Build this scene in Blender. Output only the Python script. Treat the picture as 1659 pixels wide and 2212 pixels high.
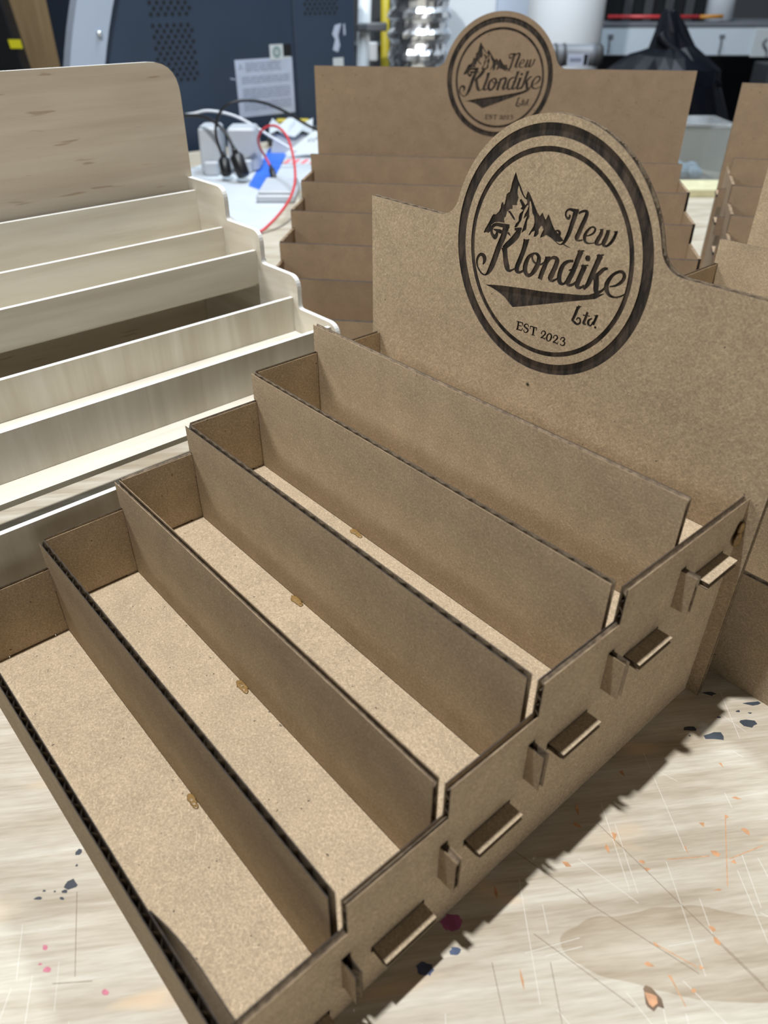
import bpy, bmesh, math, random
from mathutils import Vector, Matrix
from mathutils.geometry import tessellate_polygon, delaunay_2d_cdt

for o in list(bpy.data.objects):
    bpy.data.objects.remove(o, do_unlink=True)
scene = bpy.context.scene
COL = scene.collection
random.seed(7)
MM = 0.001                      # everything below is written in millimetres

# ------------------------------------------------------------------ camera
cam = bpy.data.cameras.new('camera')
cam.sensor_fit = 'VERTICAL'
cam.sensor_height = 36.0
cam.sensor_width = 27.0
cam.lens = 1615.0 / 2212.0 * 36.0
cam.clip_start = 0.01
cam.clip_end = 50
cam.dof.use_dof = True
cam.dof.focus_distance = 0.455
cam.dof.aperture_fstop = 9.0
camo = bpy.data.objects.new('camera', cam)
COL.objects.link(camo)
camo.location = (0.3846, -0.0740, 0.3366)
camo.rotation_euler = (math.radians(54.77), math.radians(-0.03), math.radians(48.89))
scene.camera = camo

# ------------------------------------------------------------------ light
world = bpy.data.worlds.new('world')
scene.world = world
world.use_nodes = True
bgn = world.node_tree.nodes['Background']
bgn.inputs[0].default_value = (0.90, 0.95, 1.0, 1)
bgn.inputs[1].default_value = 0.025

def lamp(name, loc, target, power, size, shape='DISK', size_y=None, color=(1, 1, 1)):
    l = bpy.data.lights.new(name, 'AREA')
    l.energy = power
    l.shape = shape
    l.size = size
    if size_y:
        l.size_y = size_y
    l.color = color
    o = bpy.data.objects.new(name, l)
    COL.objects.link(o)
    o.location = Vector(loc) * MM
    d = (Vector(target) - Vector(loc)).normalized()
    o.rotation_euler = d.to_track_quat('-Z', 'Y').to_euler()
    return o

lamp('ceiling_lamp', (-70, -85, 2400), (100, 120, 0), 79, 0.075, color=(0.97, 0.985, 1.0))
# added spot front left; narrow beam on the header leaves front-right faces dim
sp = bpy.data.lights.new('added_front_spot', 'SPOT')
sp.energy = 45
sp.spot_size = math.radians(34)
sp.spot_blend = 1.0
sp.shadow_soft_size = 0.16
sp.color = (1.0, 0.97, 0.92)
spo = bpy.data.objects.new('added_front_spot', sp)
COL.objects.link(spo)
spo.location = Vector((-500, -1000, 900)) * MM
spo.rotation_euler = (Vector((0, 330, 260)) - Vector((-500, -1000, 900))).to_track_quat('-Z', 'Y').to_euler()
lamp('added_fill_right', (2200, -150, 430), (200, 150, 100), 7.5, 1.1, color=(1.0, 0.97, 0.92))  # broad low fill added to brighten faces turned to the right
lamp('ceiling_lamp_back', (-900, 1500, 2300), (-900, 1500, 0), 62, 1.2, 'RECTANGLE', 0.25, color=(0.76, 0.89, 1.0))

scene.view_settings.view_transform = 'Standard'
scene.view_settings.look = 'None'
scene.view_settings.exposure = 0.0
scene.view_settings.gamma = 1.0
scene.view_settings.use_curve_mapping = False

# ------------------------------------------------------------------ materials
def new_mat(name):
    m = bpy.data.materials.new(name)
    m.use_nodes = True
    nt = m.node_tree
    return m, nt, nt.nodes['Principled BSDF']

def nd(nt, typ, **kw):
    n = nt.nodes.new(typ)
    for k, v in kw.items():
        if k == 'inp':
            for a, b in v.items():
                n.inputs[a].default_value = b
        else:
            setattr(n, k, v)
    return n

def ramp(nt, src, stops):
    r = nd(nt, 'ShaderNodeValToRGB')
    els = r.color_ramp.elements
    while len(els) < len(stops):
        els.new(0.5)
    for e, (p, c) in zip(els, stops):
        e.position = p
        e.color = c if len(c) == 4 else (*c, 1)
    nt.links.new(src, r.inputs[0])
    return r.outputs[0]

def mixc(nt, fac, a, b, mode='MIX'):
    m = nd(nt, 'ShaderNodeMix', data_type='RGBA', blend_type=mode)
    for sock, v in ((0, fac), (6, a), (7, b)):
        if hasattr(v, 'is_linked') or hasattr(v, 'links'):
            nt.links.new(v, m.inputs[sock])
        elif isinstance(v, (int, float)):
            m.inputs[sock].default_value = v
        else:
            m.inputs[sock].default_value = (*v[:3], 1)
    return m.outputs[2]

def coords(nt, scale=(1, 1, 1), rot=(0, 0, 0), loc=(0, 0, 0)):
    tc = nd(nt, 'ShaderNodeTexCoord')
    src = tc.outputs['Object']
    if any(rot):                                   # turn first, stretch afterwards
        r = nd(nt, 'ShaderNodeMapping')
        r.inputs['Rotation'].default_value = rot
        nt.links.new(src, r.inputs[0])
        src = r.outputs[0]
    mp = nd(nt, 'ShaderNodeMapping')
    mp.inputs['Scale'].default_value = scale
    mp.inputs['Location'].default_value = loc
    nt.links.new(src, mp.inputs[0])
    return mp.outputs[0]

def noise(nt, vec, scale=1.0, detail=2.0, rough=0.5, dist=0.0):
    n = nd(nt, 'ShaderNodeTexNoise')
    n.inputs['Scale'].default_value = scale
    n.inputs['Detail'].default_value = detail
    n.inputs['Roughness'].default_value = rough
    n.inputs['Distortion'].default_value = dist
    nt.links.new(vec, n.inputs['Vector'])
    return n.outputs[0]

def plain(name, col, rough=0.6, metal=0.0, var=0.0, vs=40, **kw):
    m, nt, b = new_mat(name)
    b.inputs['Roughness'].default_value = rough
    b.inputs['Metallic'].default_value = metal
    n = noise(nt, coords(nt), vs, 3)
    k = 1 - var
    c = ramp(nt, n, [(0.3, tuple(x * k for x in col)), (0.7, tuple(min(1, x * (1 + var)) for x in col))])
    nt.links.new(c, b.inputs['Base Color'])
    for a, v in kw.items():
        b.inputs[a].default_value = v
    return m

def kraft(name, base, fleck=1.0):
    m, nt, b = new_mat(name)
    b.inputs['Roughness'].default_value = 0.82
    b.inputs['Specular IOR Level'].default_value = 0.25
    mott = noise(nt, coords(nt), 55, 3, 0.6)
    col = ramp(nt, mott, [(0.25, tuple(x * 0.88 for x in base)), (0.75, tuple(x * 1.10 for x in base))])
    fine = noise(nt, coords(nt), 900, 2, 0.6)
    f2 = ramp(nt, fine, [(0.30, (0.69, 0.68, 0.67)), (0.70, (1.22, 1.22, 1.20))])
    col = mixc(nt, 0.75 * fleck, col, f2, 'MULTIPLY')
    # pale fibres pressed into the liner, lying in the planes of the boards
    for i, (sc, rot, thr) in enumerate((((300, 1500, 1500), (0, 0.7, 0), 0.63), ((300, 1500, 1500), (0, -0.5, 0), 0.64), ((300, 1500, 1500), (0, 0, 0.6), 0.64),
                                        ((300, 1500, 1500), (0, 0, -0.8), 0.65), ((1500, 300, 1500), (0.5, 0, 0), 0.64))):
        v = coords(nt, sc, rot, (i * 3.1, i * 1.7, 0))
        n = noise(nt, v, 1.0, 1.0)
        k = ramp(nt, n, [(thr, (0, 0, 0)), (thr + 0.08, (1, 1, 1))])
        mm = nd(nt, 'ShaderNodeMath', operation='MULTIPLY')
        nt.links.new(k, mm.inputs[0])
        mm.inputs[1].default_value = 0.42 * fleck
        col = mixc(nt, mm.outputs[0], col, tuple(min(1, x * 1.6 + 0.02) for x in base))
    sp = noise(nt, coords(nt, loc=(5, 2, 1)), 420, 1, 0.5)
    k = ramp(nt, sp, [(0.755, (0, 0, 0)), (0.79, (1, 1, 1))])
    col = mixc(nt, k, col, tuple(x * 0.28 for x in base))
    # one big pointed figure in the veneer beside the knot
    ca, sa = math.cos(math.radians(45)), math.sin(math.radians(45))
    cx, cy = 365 * MM, 133 * MM
    off = ((ca * cx + sa * cy), (-sa * cx + ca * cy))
    e = coords(nt, (1 / .075, 1 / .023, 0), (0, 0, math.radians(-45)), (-off[0] / .075, -off[1] / .023, 0))
    wob = noise(nt, coords(nt, (30, 30, 30)), 1.0, 2)
    ln = nd(nt, 'ShaderNodeVectorMath', operation='LENGTH')
    nt.links.new(e, ln.inputs[0])
    ad = nd(nt, 'ShaderNodeMath', operation='MULTIPLY_ADD')
    nt.links.new(wob, ad.inputs[0])
    ad.inputs[1].default_value = 0.35
    nt.links.new(ln.outputs['Value'], ad.inputs[2])
    k = ramp(nt, ad.outputs[0], [(0.35, (0.93, 0.90, 0.86)), (0.70, (0.84, 0.79, 0.73)), (0.99, (0.74, 0.67, 0.59)), (1.0, (1, 1, 1))])
    col = mixc(nt, 0.85, col, k, 'MULTIPLY')
    nt.links.new(col, b.inputs['Base Color'])
    bp = nd(nt, 'ShaderNodeBump')
    bp.inputs['Strength'].default_value = 0.25
    bp.inputs['Distance'].default_value = 0.0002
    nt.links.new(fine, bp.inputs['Height'])
    nt.links.new(bp.outputs[0], b.inputs['Normal'])
    return m

def char(name, a, bcol, scale=250, stripes=False):
    m, nt, b = new_mat(name)
    b.inputs['Roughness'].default_value = 0.8
    v = coords(nt, (1.6, 1, 0.45)) if stripes else coords(nt)
    n = noise(nt, v, scale, 4, 0.65)
    c = ramp(nt, n, [(0.40, a), (0.75, bcol)])
    nt.links.new(c, b.inputs['Base Color'])
    return m

def wood(name, stops, along, across=1.0, fleck=None, rough=0.6, rot=(0, 0, 0)):
    """pale timber: 'along' is the object axis that the grain follows"""
    m, nt, b = new_mat(name)
    b.inputs['Roughness'].default_value = rough
    b.inputs['Specular IOR Level'].default_value = 0.3
    sc = [90 * across] * 3
    sc[along] = 5 * across
    n = noise(nt, coords(nt, tuple(sc), rot), 1.0, 4, 0.6, 0.4)
    col = ramp(nt, n, stops)
    sc = [22 * across] * 3
    sc[along] = 4 * across
    n2 = noise(nt, coords(nt, tuple(sc), rot, (3, 1, 2)), 1.0, 3, 0.6, 0.8)
    k = ramp(nt, n2, [(0.35, (0.82, 0.80, 0.76)), (0.65, (1.05, 1.05, 1.04))])
    col = mixc(nt, 0.8, col, k, 'MULTIPLY')
    if fleck:
        sc = [330 * across] * 3
        sc[along] = 38 * across
        n3 = noise(nt, coords(nt, tuple(sc), rot, (1, 7, 2)), 1.0, 1, 0.5)
        k = ramp(nt, n3, [(0.70, (0, 0, 0)), (0.76, (1, 1, 1))])
        mm = nd(nt, 'ShaderNodeMath', operation='MULTIPLY')
        nt.links.new(k, mm.inputs[0])
        mm.inputs[1].default_value = 0.5
        col = mixc(nt, mm.outputs[0], col, fleck)
    nt.links.new(col, b.inputs['Base Color'])
    return m

KR = (0.405, 0.316, 0.213)
M = {}
M['kraft'] = kraft('kraft_liner', KR)
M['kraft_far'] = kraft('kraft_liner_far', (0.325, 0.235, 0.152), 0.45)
M['burnt'] = char('laser_burnt_edge', (0.012, 0.008, 0.006), (0.06, 0.038, 0.024))
M['edge_tan'] = char('cut_liner_edge', (0.16, 0.105, 0.060), (0.34, 0.24, 0.14), 120)
M['flute'] = char('scorched_fluting', (0.12, 0.088, 0.058), (0.32, 0.24, 0.155), 300)
M['engrave'] = char('laser_engraving', (0.010, 0.007, 0.005), (0.10, 0.070, 0.048), 140, True)
M['glue'] = plain('hot_glue', (0.24, 0.145, 0.05), 0.3, 0, 0.2, 200)
PINE = [(0.25, (0.57, 0.52, 0.43)), (0.5, (0.65, 0.61, 0.525)), (0.75, (0.71, 0.68, 0.61))]
PINEB = [(0.25, (0.55, 0.47, 0.37)), (0.5, (0.64, 0.565, 0.455)), (0.75, (0.71, 0.645, 0.54))]
M['pine_h'] = wood('pine_ply_long_grain', PINE, 0, 1.0)
M['pine_v'] = wood('pine_ply_cross_grain', PINE, 2, 1.0)
M['pine_y'] = wood('pine_ply_side_grain', PINE, 1, 1.0)
M['pine_back'] = wood('pine_ply_back', PINEB, 0, 0.8, (0.28, 0.17, 0.09))
M['pine_edge'] = plain('pine_edge', (0.62, 0.61, 0.58), 0.6, 0, 0.06, 300)
M['white_plastic'] = plain('white_plastic', (0.52, 0.55, 0.59), 0.4, 0, 0.03)
M['paper'] = plain('white_paper', (0.54, 0.575, 0.61), 0.7, 0, 0.05, 15)
M['black_plastic'] = plain('black_plastic', (0.012, 0.012, 0.014), 0.4, 0, 0.2)
M['machine'] = plain('slate_powder_coat', (0.026, 0.042, 0.072), 0.5, 0, 0.06, 8)
M['machine2'] = plain('slate_powder_coat_door', (0.032, 0.050, 0.082), 0.5, 0, 0.06, 8)
M['rim'] = plain('pale_grey_enamel', (0.36, 0.42, 0.52), 0.45, 0, 0.04, 8)
M['hole'] = plain('dark_hole', (0.004, 0.005, 0.006), 0.9)
M['label'] = plain('silver_label', (0.46, 0.51, 0.64), 0.5, 0, 0.05, 30)
M['print'] = plain('grey_print', (0.20, 0.23, 0.32), 0.7)
M['white_label'] = plain('white_label', (0.56, 0.60, 0.61), 0.5)
M['green_print'] = plain('teal_print', (0.10, 0.20, 0.21), 0.6)
M['chrome'] = plain('bright_metal', (0.75, 0.76, 0.78), 0.25, 1.0)
M['foil'] = plain('crinkled_foil', (0.92, 0.93, 0.95), 0.30, 1.0, 0.05, 60)
M['white_enamel'] = plain('white_enamel', (0.84, 0.87, 0.90), 0.4, 0, 0.03, 4)
M['blue_white'] = plain('cool_white_panel', (0.60, 0.66, 0.78), 0.45, 0, 0.03, 4)
M['grey_steel'] = plain('grey_steel', (0.60, 0.66, 0.72), 0.5, 0, 0.04, 4)
M['grey_dark'] = plain('dark_grey_panel', (0.050, 0.052, 0.055), 0.6, 0, 0.08, 4)
M['grey_mid'] = plain('mid_grey_metal', (0.16, 0.17, 0.19), 0.5, 0, 0.08, 8)
M['bag'] = plain('black_bag_film', (0.004, 0.005, 0.009), 0.45, 0, 0.3, 10, **{'Specular IOR Level': 0.25})
M['yellow'] = plain('yellow_paint', (0.55, 0.43, 0.02), 0.5, 0, 0.05)
M['yellow_label'] = plain('yellow_label', (0.75, 0.68, 0.02), 0.5)
M['red'] = plain('red_plastic', (0.60, 0.045, 0.050), 0.4, 0, 0.1)
M['orange'] = plain('orange_plastic', (0.62, 0.26, 0.03), 0.5, 0, 0.1)
M['pink'] = plain('pink_red_print', (0.78, 0.16, 0.20), 0.6, 0, 0.1)
M['blue_tape'] = plain('blue_masking_tape', (0.030, 0.150, 0.66), 0.5, 0, 0.08, 60)
M['tan_board'] = wood('tan_board', [(0.3, (0.25, 0.17, 0.085)), (0.7, (0.36, 0.25, 0.135))], 2, 0.4)
M['cable_black'] = plain('black_cable', (0.012, 0.013, 0.015), 0.45)
M['cable_white'] = plain('white_cable', (0.75, 0.77, 0.82), 0.45)
M['cream_print'] = plain('pale_yellow_print', (0.62, 0.58, 0.36), 0.6, 0, 0.1, 60)
M['blue_bits'] = plain('pale_blue_film', (0.30, 0.46, 0.62), 0.3, 0, 0.3, 120)
m, nt, b = new_mat('clear_plastic')
b.inputs['Base Color'].default_value = (0.92, 0.95, 0.96, 1)
b.inputs['Roughness'].default_value = 0.12
b.inputs['Transmission Weight'].default_value = 0.85
b.inputs['IOR'].default_value = 1.2
M['clear'] = m
M['wall'] = plain('workshop_wall', (0.30, 0.31, 0.33), 0.8, 0, 0.05, 3)
M['concrete'] = plain('concrete_floor', (0.16, 0.16, 0.165), 0.7, 0, 0.15, 3)

# bench ply: grain follows a diagonal of the bench, broad figure, pale sanded patches
def bench_mat():
    m, nt, b = new_mat('bench_ply')
    b.inputs['Roughness'].default_value = 0.55
    b.inputs['Specular IOR Level'].default_value = 0.35
    rz = (0, 0, math.radians(-56))
    n1 = noise(nt, coords(nt, (7, 95, 50), rz), 1.0, 5, 0.62, 0.5)
    col = ramp(nt, n1, [(0.25, (0.33, 0.27, 0.195)), (0.44, (0.465, 0.412, 0.325)), (0.6, (0.54, 0.495, 0.41)), (0.78, (0.61, 0.58, 0.505))])
    n2 = noise(nt, coords(nt, (4, 14, 9), rz, (2.3, 0.4, 0)), 1.0, 4, 0.6, 1.2)
    k = ramp(nt, n2, [(0.33, (0.80, 0.75, 0.69)), (0.52, (1.0, 1.0, 1.0)), (0.72, (1.10, 1.09, 1.07))])
    col = mixc(nt, 0.9, col, k, 'MULTIPLY')
    n3 = noise(nt, coords(nt, (60, 700, 300), rz), 1.0, 2, 0.6)
    k = ramp(nt, n3, [(0.35, (0.88, 0.86, 0.83)), (0.62, (1.05, 1.05, 1.05))])
    col = mixc(nt, 0.8, col, k, 'MULTIPLY')
    n4 = noise(nt, coords(nt, (9, 30, 9), rz, (7.7, 3, 0)), 1.0, 2, 0.5, 1.0)
    k = ramp(nt, n4, [(0.62, (0, 0, 0)), (0.74, (0.55, 0.55, 0.55))])
    col = mixc(nt, k, col, (0.70, 0.50, 0.30))
    # one big pointed figure in the veneer beside the knot
    ca, sa = math.cos(math.radians(45)), math.sin(math.radians(45))
    cx, cy = 365 * MM, 133 * MM
    off = ((ca * cx + sa * cy), (-sa * cx + ca * cy))
    e = coords(nt, (1 / .075, 1 / .023, 0), (0, 0, math.radians(-45)), (-off[0] / .075, -off[1] / .023, 0))
    wob = noise(nt, coords(nt, (30, 30, 30)), 1.0, 2)
    ln = nd(nt, 'ShaderNodeVectorMath', operation='LENGTH')
    nt.links.new(e, ln.inputs[0])
    ad = nd(nt, 'ShaderNodeMath', operation='MULTIPLY_ADD')
    nt.links.new(wob, ad.inputs[0])
    ad.inputs[1].default_value = 0.35
    nt.links.new(ln.outputs['Value'], ad.inputs[2])
    k = ramp(nt, ad.outputs[0], [(0.35, (0.93, 0.90, 0.86)), (0.70, (0.84, 0.79, 0.73)), (0.99, (0.74, 0.67, 0.59)), (1.0, (1, 1, 1))])
    col = mixc(nt, 0.85, col, k, 'MULTIPLY')
    nt.links.new(col, b.inputs['Base Color'])
    bp = nd(nt, 'ShaderNodeBump')
    bp.inputs['Strength'].default_value = 0.2
    bp.inputs['Distance'].default_value = 0.0003
    nt.links.new(n3, bp.inputs['Height'])
    nt.links.new(bp.outputs[0], b.inputs['Normal'])
    return m
M['bench'] = bench_mat()
M['bench_side'] = wood('bench_edge_ply', PINE, 0, 0.5)
M['gouge'] = plain('orange_inner_ply', (0.52, 0.27, 0.13), 0.7, 0, 0.2, 300)
M['scratch'] = plain('pale_scratch', (0.70, 0.665, 0.60), 0.6)
M['cut'] = plain('dark_cut', (0.17, 0.11, 0.065), 0.8, 0, 0.3, 100)
M['paint'] = plain('dark_paint', (0.035, 0.042, 0.055), 0.5, 0, 0.2)
M['ink_pink'] = plain('pink_ink', (0.55, 0.18, 0.24), 0.7, 0, 0.2, 300)
M['ink_purple'] = plain('purple_ink', (0.30, 0.07, 0.17), 0.7, 0, 0.3, 200)
M['ink_blue'] = plain('blue_ink', (0.05, 0.07, 0.13), 0.7, 0, 0.3, 200)
M['knot'] = plain('knot_wood', (0.50, 0.255, 0.125), 0.6, 0, 0.3, 150)

# ------------------------------------------------------------------ mesh helpers
class MB:
    """collects polygons in millimetres; build() links them as one mesh object"""
    def __init__(self):
        self.v, self.f, self.mi, self.sm = [], [], [], []
    def add(self, vs, fs, mi=0, smooth=False):
        n = len(self.v)
        self.v += [tuple(p) for p in vs]
        for f in fs:
            self.f.append([n + i for i in f])
            self.mi.append(mi)
            self.sm.append(smooth)
        return self
    def box(self, a, b, mi=0, fn=None):
        (x0, y0, z0), (x1, y1, z1) = a, b
        vs = [(x, y, z) for z in (z0, z1) for x, y in ((x0, y0), (x1, y0), (x1, y1), (x0, y1))]
        if fn:
            vs = [fn(*p) for p in vs]
        return self.add(vs, [(3, 2, 1, 0), (4, 5, 6, 7), (0, 1, 5, 4), (1, 2, 6, 5), (2, 3, 7, 6), (3, 0, 4, 7)], mi)
    def bevbox(self, a, b, r, mi=0, fn=None):
        """box with chamfered edges"""
        (x0, y0, z0), (x1, y1, z1) = a, b
        ring = lambda i, z: [(x0 + r + i, y0 + i, z), (x1 - r - i, y0 + i, z), (x1 - i, y0 + r + i, z), (x1 - i, y1 - r - i, z),
                             (x1 - r - i, y1 - i, z), (x0 + r + i, y1 - i, z), (x0 + i, y1 - r - i, z), (x0 + i, y0 + r + i, z)]
        rings = [ring(r * .7, z0), ring(0, z0 + r), ring(0, z1 - r), ring(r * .7, z1)]
        vs = [p for q in rings for p in q]
        if fn:
            vs = [fn(*p) for p in vs]
        fs = [tuple(range(7, -1, -1)), tuple(range(24, 32))]
        for k in range(3):
            for i in range(8):
                j = (i + 1) % 8
                fs.append((k * 8 + i, k * 8 + j, k * 8 + 8 + j, k * 8 + 8 + i))
        return self.add(vs, fs, mi)
    def prism(self, loops, fr, w0, w1, mi=0, me=None, cap0=True, cap1=True, mh=None):
        """extrude a 2-D polygon (first loop) with holes (other loops) from w0 to w1; fr maps (u,v,w) to xyz"""
        me = mi if me is None else me
        tris = tessellate_polygon([[Vector((u, v, 0)) for u, v in l] for l in loops])
        flat = [p for l in loops for p in l]
        if cap0:
            self.add([fr(u, v, w0) for u, v in flat], tris, mi)
        if cap1:
            self.add([fr(u, v, w1) for u, v in flat], tris, mi)
        for l in loops:
            n = len(l)
            self.add([fr(u, v, w0) for u, v in l] + [fr(u, v, w1) for u, v in l],
                     [(i, (i + 1) % n, n + (i + 1) % n, n + i) for i in range(n)], me)
            if mh is not None:                     # level edges may have another finish than upright ones
                for i in range(n):
                    if abs(l[i][1] - l[(i + 1) % n][1]) < 1e-6:
                        self.mi[len(self.mi) - n + i] = mh
        return self
    def tube(self, pts, r, mi=0, n=8, sub=6):
        pts = [Vector(p) for p in smooth_line(pts, sub)] if sub else [Vector(p) for p in pts]
        rr = r if callable(r) else (lambda t: r)
        up = Vector((0.13, 0.21, 0.97))
        vs = []
        for i, p in enumerate(pts):
            t = (pts[min(i + 1, len(pts) - 1)] - pts[max(i - 1, 0)]).normalized()
            a = t.cross(up)
            if a.length < 1e-3:
                a = t.cross(Vector((1, 0, 0)))
            a.normalize()
            b = t.cross(a)
            q = rr(i / (len(pts) - 1))
            vs += [p + (a * math.cos(k * 2 * math.pi / n) + b * math.sin(k * 2 * math.pi / n)) * q for k in range(n)]
        fs = []
        for i in range(len(pts) - 1):
            for k in range(n):
                j = (k + 1) % n
                fs.append((i * n + k, i * n + j, i * n + n + j, i * n + n + k))
        self.add(vs, fs, mi, True)
        m = len(pts) - 1
        self.add(vs[:n], [tuple(range(n))], mi)
        self.add(vs[m * n:], [tuple(range(n))], mi)
        return self
    def lathe(self, prof, fn, n=32, mi=0, jitter=None):
        """profile of (radius, height); fn maps local xyz to the world"""
        vs = []
        for k, (r, h) in enumerate(prof):
            for i in range(n):
                a = i * 2 * math.pi / n
                q = r + (jitter(k, i) if jitter else 0)
                vs.append(fn(q * math.cos(a), q * math.sin(a), h))
        fs = [(k * n + i, k * n + (i + 1) % n, k * n + n + (i + 1) % n, k * n + n + i) for k in range(len(prof) - 1) for i in range(n)]
        self.add(vs, fs, mi, True)
        self.add(vs[:n], [tuple(range(n))], mi)
        self.add(vs[-n:], [tuple(range(n))], mi)
        return self
    def build(self, name, mats, parent=None, origin=None, recalc=True):
        me = bpy.data.meshes.new(name)
        ox, oy, oz = origin or (0, 0, 0)
        me.from_pydata([((x - ox) * MM, (y - oy) * MM, (z - oz) * MM) for x, y, z in self.v], [], self.f)
        for p, i, s in zip(me.polygons, self.mi, self.sm):
            p.material_index = i
            p.use_smooth = s
        for k in (mats if isinstance(mats, (list, tuple)) else [mats]):
            me.materials.append(M[k])
        if recalc:
            bm = bmesh.new()
            bm.from_mesh(me)
            bmesh.ops.remove_doubles(bm, verts=bm.verts, dist=1e-7)
            bmesh.ops.recalc_face_normals(bm, faces=bm.faces)
            bm.to_mesh(me)
            bm.free()
        o = bpy.data.objects.new(name, me)
        COL.objects.link(o)
        if parent:
            o.parent = parent
        o.location = (ox * MM, oy * MM, oz * MM)
        return o

def smooth_line(pts, sub):
    """Catmull-Rom through points of any dimension"""
    out = []
    n = len(pts)
    if n < 3:
        return list(pts)
    for i in range(n - 1):
        p0, p1, p2, p3 = pts[max(i - 1, 0)], pts[i], pts[i + 1], pts[min(i + 2, n - 1)]
        for s in range(sub):
            t = s / sub
            out.append(tuple(0.5 * (2 * b + (c - a) * t + (2 * a - 5 * b + 4 * c - d) * t * t + (3 * b - a - 3 * c + d) * t ** 3)
                             for a, b, c, d in zip(p0, p1, p2, p3)))
    out.append(tuple(pts[-1]))
    return out

def thing(name, label, cat, loc=(0, 0, 0), rz=0.0, group=None):
    o = bpy.data.objects.new(name, None)
    o.empty_display_size = 0.02
    COL.objects.link(o)
    o.location = Vector(loc) * MM
    o.rotation_euler = (0, 0, rz)
    return tag(o, label, cat, group)

def tag(o, label, cat, group=None):
    o['label'] = label
    o['category'] = cat
    if group:
        o['group'] = group
    return o

def structure(o):
    o['kind'] = 'structure'
    return o

def local_base(mb):
    xs = [p[0] for p in mb.v]; ys = [p[1] for p in mb.v]; zs = [p[2] for p in mb.v]
    return ((min(xs) + max(xs)) / 2, (min(ys) + max(ys)) / 2, min(zs))

# frame of the far side of the workshop: u to the right, w away from the bench front, z up
UX, UY, WX, WY, OX, OY = 0.6574, 0.7535, -0.7535, 0.6574, 384.6, -74.0
def far(u, w, z):
    return (OX + u * UX + w * WX, OY + u * UY + w * WY, z)

# ------------------------------------------------------------------ room
structure(MB().box((-4600, -2400, -960), (3000, 4800, -900)).build('floor', 'concrete'))
structure(MB().box((-4700, -2400, -900), (-4600, 4800, 2600)).build('wall_left', 'wall'))
structure(MB().box((-4600, 4700, -900), (3000, 4800, 2600)).build('wall_back', 'wall'))

# ------------------------------------------------------------------ workbench
bench = thing('workbench', 'pale plywood workbench with knife scratches, gouges and paint flecks', 'workbench', (-400, 500, -900))
def bpart(mb, name, mats, **kw):
    o = mb.build(name, mats, bench, **kw)
    o.location = Vector(o.location) - Vector((-0.4, 0.5, -0.9))
    return o
bpart(MB().box((-1440, -700, -30), (900, 1640, 0)), 'tabletop', 'bench')
for x, y in ((-1390, -640), (835, -640), (-1390, 1580), (835, 1580)):
    bpart(MB().box((x - 40, y - 40, -900), (x + 40, y + 40, -30)), 'leg', 'bench_side')
bpart(MB().box((-1350, -655, -140), (795, -625, -30)), 'apron', 'bench_side')
bpart(MB().box((-1350, 1565, -140), (795, 1595, -30)), 'apron', 'bench_side')

def fleck(name, mat, c, r, n=7, stretch=1.0, ang=0.0, seed=0, h=0.06, lo=0.55):
    rnd = random.Random(seed)
    loop = []
    for i in range(n):
        a = i * 2 * math.pi / n + rnd.uniform(-.25, .25)
        q = r * rnd.uniform(lo, 1.15)
        x, y = q * math.cos(a) * stretch, q * math.sin(a)
        loop.append((c[0] + x * math.cos(ang) - y * math.sin(ang), c[1] + x * math.sin(ang) + y * math.cos(ang)))
    bpart(MB().prism([loop], lambda u, v, w: (u, v, w), 0.0, h), name, mat)

A47 = math.radians(48)
for i, (x, y, r, s) in enumerate(((293.6, 230.6, 1.9, 2.2), (305.4, 236.4, 2.9, 2.3), (312.8, 258.4, 3.2, 1.7), (307.9, 273.8, 2.2, 2.6),
                                  (300, 250, 0.8, 1.6), (305, 262, 0.9, 1.6), (310, 266, 0.7, 1.5), (296, 226, 0.6, 1.2), (287.5, 262, 1.8, 2.2),
                                  (154.2, -62.5, 2.4, 1.5), (150.6, -76.3, 1.1, 2.0), (155.3, -66.2, 1.0, 2.0), (141.2, -53.8, 1.8, 1.0),
                                  (157.6, -68.3, 0.9, 1.3), (149, -73, 0.7, 1.4), (152.5, -69.5, 0.6, 1), (147, -57, 0.7, 1))):
    fleck('paint_fleck', 'paint', (x, y), r, 8, s, A47, 100 + i)
for i, (x, y, r) in enumerate(((173.5, -81.9, 1.4), (183.2, -84.5, 1.5), (207.2, -70.0, 1.3), (179, -86, 0.7))):
    fleck('ink_spot', 'ink_pink', (x, y), r, 7, 1.3, A47, 200 + i)
fleck('ink_stain', 'ink_purple', (280.5, 56.5), 3.6, 22, 1.3, 0.9, 31, 0.04, .9)
fleck('ink_stain', 'ink_blue', (290, 49), 1.9, 16, 1.3, 0.9, 32, 0.05, .8)
fleck('ink_stain', 'ink_blue', (286.5, 34.5), 2.6, 16, 1.5, 0.7, 33, 0.05, .8)
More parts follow.
